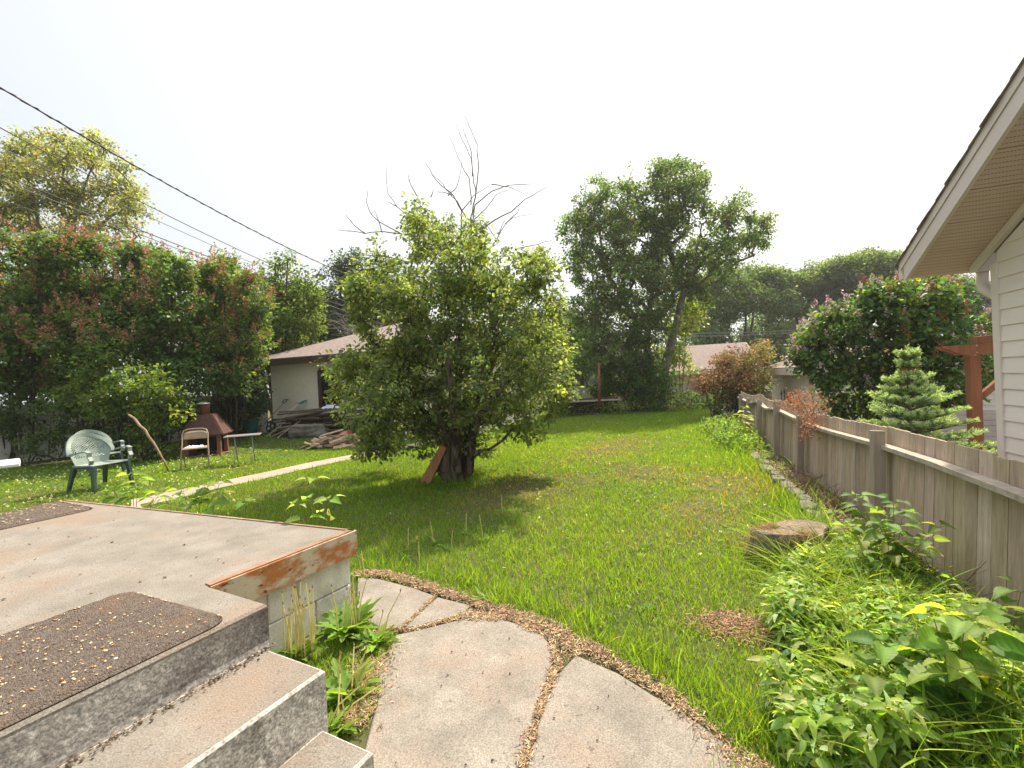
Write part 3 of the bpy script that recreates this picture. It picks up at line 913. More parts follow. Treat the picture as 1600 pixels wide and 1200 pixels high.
# neighbour garage on the left with stucco wall
gu = unit(np.array([.33, .944, 0])); gv = np.array([gu[1], -gu[0], 0])
gc = pt(424, 600, 15.7)[:2]
t, q, rf = rect_house('stucco_garage', gc, gv, gu, 7.2, 7.4, -.1, 2.62, 4.25, 'stucco', 'shingle', 'low cream stucco garage with brown hip roof and dark window behind the apple tree', over=.45, hip=True, fascm='brown')
rw = ray(500, 575)[0]; 
def a_on(px):       # distance along the garage wall seen at this column
    r = ray(px, 600)[0]
    return (r * gc[1] - gc[0]) / (gv[0] - r * gv[1])
window(t, q, gv, gu, a_on(499), a_on(533), 1.02, 2.32, 'brown', .13)

# tan garage at the back with brown shingles
bu = unit(np.array([.30, .954, 0])); bv = np.array([bu[1], -bu[0], 0])
bc = pt(938, 600, 28.5)[:2]
t, q, rf = rect_house('tan_garage', bc, bv, bu, 8.6, 7.0, -1.0, 1.62, 3.25, 'stuccoorange', 'shingle', 'tan lap-sided garage with a long brown shingle roof beyond the back of the yard', over=.35, lap=.19)
mb = MB(); v0 = q(4.6, 2.55, 2.9); mb.box(v0, (.34, .3, .2), [bv, bu, ZZ], .02); mb.box(v0 + ZZ * .12, (.4, .36, .05), [bv, bu, ZZ])
mb.build('roof_vent', M['white'], rf)
# shed on the right behind the fence
sc_ = pt(1257, 600, 13.3)[:2]
su = np.array([fdir[0], fdir[1], 0.0]); sv = np.array([su[1], -su[0], 0.0])
t, q, rf = rect_house('tan_shed', sc_, sv, su, 5.4, 4.6, -.6, 1.50, 2.45, 'siding', 'shingle', 'low beige lap-sided shed with a brown hip roof just beyond the fence', over=.42, hip=True, lap=.15)
mb = MB(); mb.box(q(-.012, .06, .45), (.03, .12, 2.05), [sv, su, ZZ]); mb.box(q(.06, -.012, .45), (.12, .03, 2.05), [sv, su, ZZ]); mb.build('corner_trim', M['trim'], t)
# white-blue house far behind
wc = pt(893, 600, 36)[:2]
t, q, rf = rect_house('pale_blue_house', wc, bv, bu, 5.2, 8.0, -1.2, 2.75, 3.9, 'bluewall', 'greyroof', 'small pale blue house with dark gable roof far behind, left of the tan garage', over=.5, hip=True)
window(t, q, bv, bu, .35, 1.0, 1.0, 2.3, 'blackmetal', .08); window(t, q, bv, bu, 2.2, 2.8, 1.1, 2.2, 'blackmetal', .08)
bp_ = pt(904, 597, 35)
mb = MB(); mb.tube([pt(900, 584, 34.5), pt(904, 612, 34.5)], .03, 6); o = None
fl = thing('hanging_banner', pt(903, 612, 34.5), 'faded pink cloth hanging on a pole in front of the pale blue house', 'banner')
mb.build('pole', M['white'], fl)
mb = MB(); V = []
for i in range(9):
    for j in range(3):
        p = pt(900.5 + j * 2.6 + i * .3, 586 + i * 2.8, 34.4); p[1] += .05 * math.sin(i * .8 + j * 1.5); V.append(p)
mb.add(V, [(i*3+j, i*3+j+1, i*3+j+4, i*3+j+3) for i in range(8) for j in range(2)])
o = mb.build('cloth', surf('pink_cloth', (.62,.36,.34), (.72,.50,.47), 3, .9, .1), fl)
sm = o.modifiers.new('thick', 'SOLIDIFY'); sm.thickness = .01

# ------------------------------------------------------------------ back of the yard
def ledge():
    t = thing('timber_ledge', gp(915, 652), 'dark timber bench-like ledge across the back left of the lawn', 'ledge')
    a, b = pt(858, 629, 19.2), pt(966, 624, 19.0)
    MB().bar(a, b, .5, .06).build('top_board', M['rail'], t)
    mb = MB()
    d = unit(b - a)
    a2 = a.copy(); b2 = b.copy(); a2[2] = b2[2] = .40
    mb.bar(a2, b2, .05, .62, up=(0, 0, 1))
    mb.build('front_board', surf('dark_red_boards', (.05,.028,.022), (.10,.06,.045), 5, .9, .3), t)
ledge()
mb = MB(); rp = random.Random(3)
for i in range(6):
    x0 = 925 + i * 22
    mb.bar(pt(x0, 650 - i * .5, 18.8), pt(x0 + 21.5, 649.5 - i * .5, 18.7), .12, .20, bev=.01)
tag(mb.build('garden_timber', surf('timber_brown', (.07,.05,.04), (.15,.11,.085), 6, .9, .4)), 'low weathered timber edging of the raised bed at the back of the lawn', 'timber')
t = thing('rusty_post', gp(937, 640), 'tall thin rusty red post standing beside the timber ledge', 'post')
MB().tube([pt(936.5, 636, 18.4), pt(935.5, 565, 18.4)], [.055, .05], 8).build('shaft', M['rustpipe'], t, smooth=True)
MB().tube([pt(935.5, 566, 18.4), pt(935.4, 563, 18.4)], [.075, .075], 8).build('cap', M['rustdark'], t)
# back lattice fence with horizontal rails
t = thing('lattice_fence', gp(1010, 640), 'low grey lattice fence along the back lane', 'fence')
a, b = pt(862, 633, 22.2), pt(1150, 622, 22.0)
a[2] = b[2] = 0; dl = unit(b - a); Ll = np.linalg.norm(b - a); nl = np.cross(dl, ZZ)
mb = MB()
for z in (.28, .62, .92):
    mb.bar(a + ZZ * z, b + ZZ * z, .04, .06)
mb.build('rail', M['lattice'], t)
mb = MB()
x = 0.0
while x < Ll - .3:
    mb.bar(a + dl * x + ZZ * .3 - nl * .03, a + dl * (x + .3) + ZZ * .9 - nl * .03, .01, .035, up=nl)
    mb.bar(a + dl * x + ZZ * .9 + nl * .03, a + dl * (x + .3) + ZZ * .3 + nl * .03, .01, .035, up=nl)
    x += .17
mb.build('lattice_panel', M['lattice'], t)
for i in range(6):
    p = a + dl * Ll * i / 5
    MB().box(p + ZZ * .45, (.09, .09, 1.1), [dl, nl, ZZ]).build('post', M['lattice'], t)
# black finial fence beyond the board fence
t = thing('finial_fence', pt(1232, 640, 9.6), 'short run of black iron fence with pointed finials in front of the shed', 'fence')
mb = MB()
c0 = pt(1222, 640, 9.6); 
for i in range(6):
    p = c0 + sv * i * .055; p0 = p.copy(); p0[2] = .0; p1 = p.copy(); p1[2] = 1.02 + (.06 if i == 1 else 0) - i * .03
    mb.tube([p0, p1], .007, 6); mb.tube([p1, p1 + ZZ * .03, p1 + ZZ * .06, p1 + ZZ * .12], [.008, .018, .013, .001], 6)
mb.bar(c0 - sv * .03 + ZZ * (.86 - c0[2]), c0 + sv * .32 + ZZ * (.86 - c0[2]), .012, .02)
mb.build('pickets', M['blackmetal'], t)
# pergola: two posts, beams and a knee brace
pg = thing('cedar_pergola', pt(1520, 720, 5.9) * np.array([1, 1, 0]), 'reddish stained cedar pergola post and beams between the spruce and the house', 'pergola')
p0 = pt(1521, 600, 5.9); p0[2] = .2
ptop = EYE + (567 - 562) / F * 5.9
for k, off in enumerate((np.zeros(3), sv * 2.6)):
    c = p0 + off; c[2] = (ptop - .1) / 2
    MB().box(c, (.118, .118, ptop + .1), [sv, su, ZZ], .006).build('post', M['cedar'], pg)
mb = MB()
b0 = p0 - sv * .34; b0[2] = ptop + .07
for sgn in (-1, 1):
    y_ = su * sgn * .079
    V = []
    for (a_, z0_, z1_) in ((0, .035, .065), (.08, .0, .065), (.20, -.065, .065), (3.3, -.065, .065)):
        for tt in (-.019, .019):
            V.append(b0 + sv * a_ + su * (sgn * .079 + tt) + ZZ * z0_); V.append(b0 + sv * a_ + su * (sgn * .079 + tt) + ZZ * z1_)
    fs = []
    for i in range(3):
        o_ = 4 * i
        fs += [(o_, o_+4, o_+5, o_+1), (o_+2, o_+3, o_+7, o_+6), (o_+1, o_+5, o_+7, o_+3), (o_, o_+2, o_+6, o_+4)]
    fs += [(0, 1, 3, 2), (12, 14, 15, 13)]
    mb.add(V, fs)
mb.build('beam', M['cedar'], pg)
for k in range(3):
    c = b0 + sv * (.45 + k * 1.0); c[2] = ptop + .19
    MB().box(c - su * 1.15, (.045, 2.6, .10), [sv, su, ZZ], .004).build('rafter', M['cedar'], pg)
mb = MB(); c = p0.copy(); c[2] = ptop - .55
mb.bar(c + sv * .06, c + sv * .55 + ZZ * .5, .07, .07, up=su, bev=.004); mb.build('knee_brace', M['cedar'], pg)
for k in range(2):
    MB().tube([p0 - su * .098 + ZZ * (ptop + .03 + .09 * k - p0[2]), p0 - su * .104 + ZZ * (ptop + .03 + .09 * k - p0[2])], .009, 8).build('bolt', M['steel'], pg)
# grey vinyl fence behind pergola
t = thing('vinyl_fence', pt(1550, 700, 8.3) * np.array([1, 1, 0]), 'low grey vinyl board fence seen behind the pergola post', 'fence')
a = pt(1380, 690, 8.6); b = pt(1700, 690, 7.6)
mb = MB()
for k in range(7):
    z = .0 + k * .098
    mb.box((a + b) / 2 * np.array([1, 1, 0]) + ZZ * (z + .05), (np.linalg.norm((b - a)[:2]), .03, .092), [unit((b - a) * np.array([1, 1, 0])), np.cross(ZZ, unit((b - a) * np.array([1, 1, 0]))), ZZ], .006)
mb.build('boards', M['vinyl'], t)
# pale board wall along the left boundary
t = thing('board_wall', pt(150, 700, 12.6) * np.array([1, 1, 0]), 'pale painted horizontal board wall half hidden under the lilac hedge at left', 'wall')
a = pt(-60, 630, 11.9); b = pt(415, 630, 15.4)
aa = a * np.array([1, 1, 0]); bb = b * np.array([1, 1, 0]); dw = unit(bb - aa); nw = np.cross(dw, ZZ); Lw_ = np.linalg.norm(bb - aa)
nseg = 3
for i in range(nseg):
    for k in range(6):
        pass
mb = MB()
for i in range(4):
    p = aa + dw * (Lw_ * (i + .5) / 4)
    for k in range(6):
        z0_ = .02 + k * .265
        c = p + ZZ * (z0_ + .13) + nw * (.006 * (k % 2))
        mb.box(c, (Lw_ / 4 - .01, .035, .255), [dw, nw, ZZ], .006)
mb.build('boards', M['whitewall'], t)
for i in range(5):
    p = aa + dw * Lw_ * i / 4 - nw * .07
    MB().box(p + ZZ * .8, (.1, .1, 1.62), [dw, nw, ZZ], .005).build('post', M['whitewall'], t)
# ------------------------------------------------------------------ vegetation builders
def skeleton(trunks, targets, step=.35, r_tip=.006, expo=.48, sag=.0, seed=1):
    """trunks: list of (points, r0, r1). Branches grow from the trunks to every target point.
       returns edges (P0,P1,R0,R1)"""
    r = np.random.default_rng(seed)
    pos = []; par = []; istr = []
    fixed = {}
    for pts, r0, r1 in trunks:
        pts = [np.array(p, float) for p in pts]
        prev = -1
        if len(pos):
            dd = [np.linalg.norm(np.array(q) - pts[0]) for q in pos]
            if min(dd) < .6: prev = int(np.argmin(dd))
        nseg = len(pts) - 1
        for i in range(nseg):
            m = max(2, int(np.linalg.norm(pts[i+1] - pts[i]) / step))
            for j in range(m + (1 if i == nseg - 1 else 0)):
                u = j / m
                if i == 0 and j == 0 and prev >= 0: continue
                p = pts[i] * (1 - u) + pts[i+1] * u
                f = (i + u) / nseg
                pos.append(p); par.append(prev); istr.append(True); fixed[len(pos)-1] = r0 * (1 - f) + r1 * f
                prev = len(pos) - 1
    targets = np.asarray(targets, float)
    base = np.array(trunks[0][0][0], float)
    cen = np.array(pos).mean(0)
    order = np.argsort(np.linalg.norm(targets - cen, axis=1))
    P = np.zeros((len(pos) + len(targets) * 14 + 10, 3)); n = len(pos); P[:n] = pos
    zstart = P[0][2]
    for ti in order:
        t = targets[ti]
        dv = t - P[:n]; ds = np.linalg.norm(dv, axis=1)
        # branches leave upward / outward: penalise descending and base nodes
        cost = ds + .9 * np.maximum(0, P[:n, 2] - t[2] + .25 * ds) + .35 * np.maximum(0, (zstart + .5) - P[:n, 2])
        k = int(np.argmin(cost)); L_ = ds[k]
        m = int(np.clip(L_ / step, 2, 12))
        p0 = P[k]; d0 = unit((t - p0) * np.array([1, 1, .6]) + np.array([0, 0, .35 * L_]))
        c1 = p0 + d0 * L_ * .45
        prev = k
        wob = r.normal(0, .05 * L_, (m + 1, 3))
        for j in range(1, m + 1):
            u = j / m
            q = (1-u)**2 * p0 + 2*u*(1-u) * c1 + u*u * t + (wob[j] * (1 - u) * .6)
            P[n] = q; par.append(prev); istr.append(False); prev = n; n += 1
    cnt = np.zeros(n)
    hasch = np.zeros(n, bool)
    for i in range(n):
        if par[i] >= 0: hasch[par[i]] = True
    cnt[~hasch] = 1
    for i in range(n - 1, -1, -1):
        if par[i] >= 0 and par[i] < i: cnt[par[i]] += cnt[i]
    R = r_tip * np.maximum(cnt, 1) ** expo
    for k, v in fixed.items(): R[k] = v
    a = []; b = []
    for i in range(n):
        if par[i] >= 0: a.append(par[i]); b.append(i)
    a = np.array(a); b = np.array(b)
    R0 = np.minimum(R[a], np.where(np.array(istr)[b], 9, R[b] * 1.35 + .002))
    return P[a], P[b], R0, R[b]

def limbs(name, sk, m, parent, sides=6):
    P0, P1, R0, R1 = sk
    d = unit(P1 - P0); up = np.where(np.abs(d[:, 2:3]) < .9, [[0, 0, 1.0]], [[1.0, 0, 0]])
    x = unit(np.cross(d, up)); y = np.cross(d, x)
    an = np.arange(sides) * 2 * math.pi / sides
    c, s = np.cos(an), np.sin(an)
    ring = x[:, None] * c[None, :, None] + y[:, None] * s[None, :, None]
    ext = d * (R1 * .3)[:, None]
    rj = np.random.default_rng(len(P0))
    lump0 = 1 + np.clip(R0 * 1.6, 0, .16)[:, None] * rj.normal(0, 1, (len(P0), sides)); lump1 = 1 + np.clip(R1 * 1.6, 0, .16)[:, None] * rj.normal(0, 1, (len(P0), sides))
    V = np.concatenate([P0[:, None] + ring * (R0[:, None] * lump0)[:, :, None], (P1 + ext)[:, None] + ring * (R1[:, None] * lump1)[:, :, None]], 1)
    k = 2 * sides
    f = np.array([(i, (i+1) % sides, (i+1) % sides + sides, i + sides) for i in range(sides)])
    Fc = (f[None] + (np.arange(len(P0)) * k)[:, None, None]).reshape(-1, 4)
    return make(name, V.reshape(-1, 3), Fc, m, parent, smooth=True)

def blobs(cir, d, n, yr=1.0, seed=1, dj=.3, shell=.45, flat=1.0, gapf=1.1, gk=2.2):
    """cir: crown lobes (px, py, r_px) at distance d -> n clump centres in real spheres"""
    r = np.random.default_rng(seed)
    C = []; R = []
    for c in cir:
        dd = d + (c[3] if len(c) > 3 else r.uniform(-dj, dj))
        C.append(pt(c[0], c[1], dd)); R.append(c[2] / F * dd)
    C = np.array(C); R = np.array(R)
    w = R ** 2.1; w /= w.sum()
    m = int(n * gk)
    k = r.choice(len(C), m, p=w)
    v = unit(r.normal(size=(m, 3))); rad = (shell + (1 - shell) * r.random(m) ** .6) * (1 + .22 * np.abs(r.normal(size=m)) * (r.random(m) < .35))
    q = v * (R[k] * rad)[:, None]
    q[:, 1] *= yr; q[:, 2] *= flat
    P = C[k] + q
    # natural gaps: keep the denser patches of a 3-D noise
    fr = gapf / (np.median(R) + 1e-6)
    nz = np.array([mnoise.noise(Vector(p * fr) + Vector((seed, 0, 0))) for p in P]) + .22 * r.normal(size=m)
    sel = np.argsort(-nz)[:n]
    sel.sort()
    return P[sel], v[sel]

def crown(name, centers, out, per, sig, ll, base, mat, parent, seed=1, tmpl=LEAF4, droop=.35, var=.25, ww=1.0, warm=0, flat=.7, base2=None, mix2=.0, cvar=.22, up=.9):
    """leaves gathered round each clump centre"""
    r = np.random.default_rng(seed)
    nc = len(centers); n = nc * per
    ci = np.repeat(np.arange(nc), per)
    off = rand_dirs(n, r) * (r.random((n, 1)) ** .45) * 1.75; off *= (sig * r.uniform(.5, 1.35, nc))[ci][:, None]; off[:, 2] *= flat
    pos = centers[ci] + off
    d = unit(off) * .7 + rand_dirs(n, r) * .7 + out[ci] * .25; d[:, 2] -= droop
    nm = rand_dirs(n, r) * .75; nm[:, 2] += up
    nm += np.array([0, -.15, 0])
    ck = np.exp(r.normal(0, cvar, nc))[ci][:, None]
    col = tint(n, base, var, warm, r) * ck
    if base2 is not None:
        m2 = (r.random(nc) < mix2)[ci] | (r.random(n) < mix2 * .3)
        col[m2] = (tint(n, base2, var, warm, r) * ck)[m2]
    col = np.clip(col, .004, .6)
    s = ll * r.uniform(.65, 1.25, n)
    V, Fc, C = scatter(tmpl[0], tmpl[1], pos, d, nm, s, col, s * ww)
    return make(name, V, Fc, M[mat], parent, cols=C)

def panicles(name, centers, out, size, base, parent, seed=1, per=26, mat='dryleaf'):
    """spent flower heads: upright cones of small bits"""
    r = np.random.default_rng(seed)
    n = len(centers); N_ = n * per; ci = np.repeat(np.arange(n), per)
    ax = unit(out * .5 + np.array([0, 0, .9]) + r.normal(0, .25, (n, 3)))
    t = r.random(N_)
    rad = size * .33 * (1 - t) * r.random(N_) ** .5
    v = rand_dirs(N_, r)
    pos = centers[ci] + ax[ci] * (t * size)[:, None] + v * rad[:, None]
    V, Fc, C = scatter(LEAF4[0], LEAF4[1], pos, v + ax[ci] * .5, rand_dirs(N_, r), size * .17 * r.uniform(.6, 1.3, N_), tint(N_, base, .3, 0, r), size * .2)
    return make(name, V, Fc, M[mat], parent, cols=C)

def tree(name, label, cat, cir, d, basept, trunks, ncl, per, sig, ll, base, mat='leaf', seed=1, r_tip=.008, yr=1.0, dj=.3, shell=.45, group=None, bark='bark', expo=.48, step=.35, nbr=None, **kw):
    cen, out = blobs(cir, d, ncl, yr, seed, dj, shell, kw.pop('bflat', 1.0), kw.pop('gapf', 1.1), kw.pop('gk', 2.2))
    gz = terr(cen[:, 0], cen[:, 1]); cen[:, 2] = np.maximum(cen[:, 2], gz + sig * .6)
    t = thing(name, basept, label, cat, group)
    tg = cen if nbr is None else cen[np.random.default_rng(seed).permutation(ncl)[:nbr]]
    sk = skeleton(trunks, tg, step, r_tip, expo, seed=seed)
    limbs('trunk', sk, M[bark], t)
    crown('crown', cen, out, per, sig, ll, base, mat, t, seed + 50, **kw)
    return t, cen, out

# ------------------------------------------------------------------ the apple tree in the middle
AB = gp(712, 752); AD = AB[1]
cirA = [(655,340,18),(662,345,16),(668,378,26),(735,362,20),(740,372,20),(850,405,20),(560,640,28),(585,665,34),(572,620,26),(715,590,95),(640,600,75),(600,570,62),(560,592,42),(552,560,22),(800,585,75),(850,570,48),(872,612,26),(820,640,50),(740,660,52),(660,655,50),(610,665,42),(590,690,26),
        (700,500,85),(620,500,62),(580,470,38),(780,500,78),(838,500,48),(860,540,38),(690,420,62),(640,430,48),(740,430,50),(800,430,50),(845,420,28),(660,360,34),(650,330,18),(700,370,30),(740,365,22),(862,400,12),(600,420,34),(560,450,22),(760,385,24)]
ax_ = lambda px, py, dd=0: pt(px, py, AD + dd)
trA = [([AB + [0, 0, -.05], ax_(718, 690), ax_(716, 640), ax_(717, 560, .1), ax_(722, 450, .1)], .105, .03)]
def gy(p, z=-.05): q = np.array(p, float); q[2] = z; return q
for (bx, pts_) in ((-.16, [(700,690,-.1),(686,640,-.4),(650,580,-.7)]), (-.22, [(693,695,.1),(670,650,.2),(620,600,.3)]), (.12, [(728,690,.05),(740,640,.2),(775,560,.5)]), (.20, [(737,692,-.1),(748,650,-.3),(800,590,-.6)]), (.02, [(712,690,-.25),(708,640,-.6),(700,560,-1.0)]), (.08, [(722,690,.25),(726,640,.6),(730,540,1.1)])):
    P_ = [gy(AB + [bx, -.05 + bx * .3, 0])] + [ax_(*q) for q in pts_]
    trA.append((P_, .088, .028))
trA.append(([ax_(742, 705, -.05), ax_(765, 702, -.1), ax_(783, 690, -.2), ax_(800, 672, -.3)], .028, .016))
tA, cenA, outA = tree('apple_tree', 'leafy multi-stemmed apple tree with bare dead branches on top in the middle of the lawn', 'tree', cirA, AD, AB, trA, 2450, 24, .085, .068, (.135,.175,.072), seed=11, r_tip=.0035, dj=1.1, shell=.35, yr=1.15, expo=.42, step=.22, tmpl=LEAF6, var=.28, base2=(.165,.20,.06), mix2=.3, droop=.25, bark='applebark', ww=1.05, gk=2.2)
# shaggy base and dead branches
mb = MB()
dead = [
 [(722,450),(718,410),(720,360),(721,330),(708,305),(690,290),(675,272),(665,253)],
 [(708,305),(695,300),(684,300)],[(721,330),(740,306),(768,288)],[(768,288),(795,292),(822,305)],[(735,380),(736,340),(742,310),(748,260),(745,225),(727,180)],
 [(744,300),(740,285),(737,250),(722,218),(712,192)],[(738,275),(737,240),(728,215),(721,195)],[(736,320),(734,280),(722,260),(714,240),(697,203)],
 [(733,420),(737,360),(742,320),(768,298),(795,290),(832,287)],[(738,345),(760,325),(775,305),(800,293)],[(736,365),(760,352),(800,330),(820,312),(855,293)],
 [(740,345),(755,345),(770,365),(780,385)],[(745,410),(770,385),(790,350),(802,340),(836,334)],[(790,350),(808,332),(812,325)],[(775,378),(785,352),(788,345)],
 [(738,410),(765,388),(780,378)],[(737,364),(770,365)],
 [(671,382),(655,370),(640,366),(600,362),(570,364),(528,359)],[(570,364),(552,352),(540,335)],[(625,364),(595,348),(580,335),(573,315),(574,298)],
 [(656,370),(645,343),(620,322),(605,302),(603,252)],[(620,322),(604,314)],[(652,307),(642,290),(637,273)],[(728,340),(715,315),(700,300),(690,285),(675,272)],[(673,308),(679,296)],
 [(700,306),(715,290),(722,255)],[(640,450),(668,400),(676,380),(680,430)],[(660,460),(690,430),(706,420)],[(722,420),(700,400)],
 [(640,410),(600,400),(570,398),(548,400),(530,415)],[(596,362),(590,340),(586,330)],[(810,388),(840,382),(868,373)]]
# draw each dead branch as a real tapering tube, depth wandering a little
rd = random.Random(4)
for i, br in enumerate(dead):
    dz = rd.uniform(-.25, .25) if i > 0 else .1
    P = [ax_(x, y, .1 + dz * (k / max(1, len(br) - 1))) for k, (x, y) in enumerate(br)]
    # densify
    Q = [P[0]]
    for a, b in zip(P[:-1], P[1:]):
        for u in (.33, .66, 1):
            Q.append(a * (1-u) + b * u + np.array([rd.uniform(-.008,.008), rd.uniform(-.01,.01), rd.uniform(-.008,.008)]))
    n_ = len(Q); r0 = .014 if i in (0, 4, 8, 10, 17) else .0085
    mb.tube(Q, [r0 * (1 - .75 * k / (n_ - 1)) + .0012 for k in range(n_)], 5)
    for k in range(2, n_ - 1, 2):
        if rd.random() < .55:
            dd = np.array([rd.uniform(-1,1), rd.uniform(-1,1), rd.uniform(-.1,1)]); dd = dd / np.linalg.norm(dd) * rd.uniform(.03, .13)
            mb.tube([Q[k], Q[k] + dd * .5, Q[k] + dd], [.003, .0025, .0015], 4)
mb.build('dead_branches', M['twig'], tA, smooth=True)

# ------------------------------------------------------------------ big box elder behind
BB = gp(1022, 637); BD = 21.0
BB = pt(1022, 640, BD); BB[2] = float(terr(BB[0], BB[1]))
cirB = [(920,545,42),(960,585,38),(1000,560,42),(900,575,30),(940,600,26),(915,510,34),(1040,470,30),(1015,300,14),(1000,340,26),(975,345,22),(910,345,14),(1070,262,14),(1045,340,26),(1165,345,16),(905,420,22),(1125,425,16),(1040,500,26),(960,290,10),(945,300,12),(1198,362,9),(1203,345,6),(1092,268,8),(1028,262,9),(889,365,9),(1050,295,42),(1075,285,28),(1030,275,22),(1098,280,12),(1035,325,42),(1080,325,26),(1050,262,14),(960,315,42),(930,290,14),(925,330,34),(985,305,22),(905,375,30),(884,355,12),(945,370,52),(1000,380,60),(1055,380,48),(895,405,18),(1140,335,34),(1150,315,16),(1130,345,20),(1105,310,14),
        (1150,375,30),(1180,365,24),(1196,350,12),(1190,378,14),(1115,395,34),(1080,410,36),(1135,400,22),(940,430,48),(990,450,60),(1040,440,40),(925,480,36),(965,510,50),(1010,520,36),(940,545,44),(985,560,36),(925,570,24),(1090,440,22),(1070,455,26),(1100,465,14)]
bx = lambda px, py, dd=0: pt(px, py, BD + dd)
trB = [([BB, bx(1016, 575), bx(1011, 540), bx(1015, 490), bx(1022, 420), bx(1030, 340)], .23, .05), ([BB + [.5, 0, 0], bx(1036, 578), bx(1050, 530), bx(1062, 480), bx(1072, 440), bx(1100, 405), bx(1140, 375)], .25, .05), ([bx(1011, 520), bx(975, 470), bx(945, 420), bx(935, 350)], .12, .04)]
tree('box_elder', 'tall spreading tree with two leaning trunks standing behind the back of the lawn', 'tree', cirB, BD, BB, trB, 3000, 26, .18, .135, (.08,.135,.045), seed=21, r_tip=.012, dj=1.2, shell=.3, bark='bark', expo=.42, step=.5, base2=(.14,.165,.065), mix2=.25, droop=.4, flat=.75, gapf=1.25, gk=3.2)
# dense shrub at its foot
def shrub(name, label, cir, d, ncl, per, sig, ll, base, seed, mat='leaf', nst=5, cat='shrub', bark='barkdark', r0=.04, **kw):
    cx = np.mean([c[0] for c in cir]); b = pt(cx, 620, d); b[2] = float(terr(b[0], b[1]))
    rr = random.Random(seed); tr = []
    top = min(c[1] for c in cir)
    xs_ = [c[0] for c in cir]
    for k in range(nst):
        px = min(xs_) + (max(xs_) - min(xs_)) * (k + .5) / nst; c = min(cir, key=lambda c: abs(c[0] - px))
        q = pt(px, 620, d + rr.uniform(-.3, .3)); q = b + (q - b) * (.45 if cat == 'shrub' else .03); q[2] = float(terr(q[0], q[1])) - .05
        e = pt(c[0], c[1], d + rr.uniform(-.3, .3))
        tr.append(([q, q * .6 + e * .4 + np.array([0, 0, .1]), e], r0, r0 * .35))
    kw.setdefault('dj', .4)
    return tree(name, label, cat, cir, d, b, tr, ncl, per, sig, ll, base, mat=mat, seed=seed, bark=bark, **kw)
shrub('elder_shrub', 'dark green dense shrub at the foot of the two-trunked tree', [(1005,600,30),(985,615,20),(1030,610,24),(1005,575,26),(960,600,18),(1045,590,14)], 20.0, 190, 26, .2, .12, (.055,.105,.03), 22, r_tip=.008)
shrub('yellow_green_tree', 'yellow-green tree behind the two leaning trunks', [(1060,500,26),(1045,540,22),(1075,470,20),(1060,560,18),(1085,490,16),(1030,560,14),(1080,580,10)], 24.5, 170, 24, .28, .16, (.19,.23,.05), 23, r_tip=.01, cat='tree')  # yellow-green is the tree's own leaf colour
# ------------------------------------------------------------------ distant elms
elmcols = [((.055,.088,.03), (.085,.115,.04))]
def elm(px, cir, d, seed, label, base, ncl=850, ll=.27, per=34):
    b = pt(px, 600, d); b[2] = -.9
    tr = []
    rr = random.Random(seed)
    fork = pt(px, 572, d)
    tr.append(([b, fork], .42, .34))
    for c in cir[::2]:
        e = pt(c[0], c[1], d + rr.uniform(-1.5, 1.5)); mid = fork * .5 + e * .5 - np.array([0, 0, .25])
        tr.append(([fork, mid, e], .2, .05))
    tree('elm_tree', label, 'tree', cir, d, b, tr, ncl, per, .62, ll, base, seed=seed, r_tip=.018, dj=2.0, shell=.55, expo=.42, step=1.0, base2=(.12,.15,.055), mix2=.25, bark='barkdark', group=None, bflat=.75, flat=.5)
elm(1165, [(1105,455,30),(1130,440,28),(1165,436,26),(1200,440,26),(1090,480,26),(1135,480,26),(1180,470,26),(1215,470,22),(1075,510,20),(1110,520,22),(1215,500,18)], 44, 31, 'far feathery tree with fanning branches just right of the two-trunked tree', (.085,.14,.042))
elm(1262, [(1235,445,26),(1265,440,24),(1290,428,24),(1225,480,24),(1260,475,26),(1300,460,26),(1240,520,22),(1285,510,24)], 46, 32, 'far rounded tree above the rusty-leaved shrub and shed roof', (.08,.135,.04))
elm(1345, [(1315,425,26),(1345,412,26),(1375,420,26),(1400,410,20),(1330,460,28),(1375,460,26),(1410,440,24),(1300,490,20)], 43, 33, 'far tall tree rising over the purple-flowered lilac', (.085,.14,.04))
elm(1470, [(1430,440,22),(1465,445,22),(1500,455,22),(1540,460,20),(1440,480,22),(1500,490,24),(1545,500,20),(1580,470,18)], 48, 34, 'far dark tree showing under the eave of the beige house', (.06,.085,.042))
# low tree belt behind everything, trees one can just tell apart
belt = [(1105,545,34,(.05,.08,.035)),(1165,560,30,(.055,.085,.035)),(1215,545,30,(.09,.125,.045)),(1280,560,32,(.05,.08,.035)),(890,545,26,(.07,.105,.04)),(860,500,30,(.035,.055,.028)),(530,560,30,(.035,.06,.028)),(1190,515,32,(.07,.11,.04)),(470,500,40,(.06,.10,.035)),(600,480,36,(.05,.08,.035))]
for i, (x, y, r_, c) in enumerate(belt):
    lab = ['dark round tree low behind the tan garage roof', 'dark low tree right of the tan garage ridge', 'yellowish low tree above the rusty-leaved shrub', 'dark low tree behind the beige shed', 'mid green tree beside the pale blue house', 'dark conifer-like tree peeking out right of the apple tree', 'very dark tree behind the stucco garage roof', 'leafy tree filling the gap low behind the fanning elm', 'green tree behind the young maple left of the garage roof', 'dark tree just behind the left edge of the apple tree crown'][i]
    d_ = 40 if i < 4 else (50 if i == 7 else 33)
    shrub('far_tree', lab, [(x, y, r_), (x - r_ * .8, y + 12, r_ * .7), (x + r_ * .8, y + 12, r_ * .7), (x, y + 22, r_), (x + r_ * .3, y - r_ * .7, r_ * .5)], d_, 240, 24, .55, .3, c, 60 + i, nst=2, cat='tree', r_tip=.015, r0=.2, step=1.0)

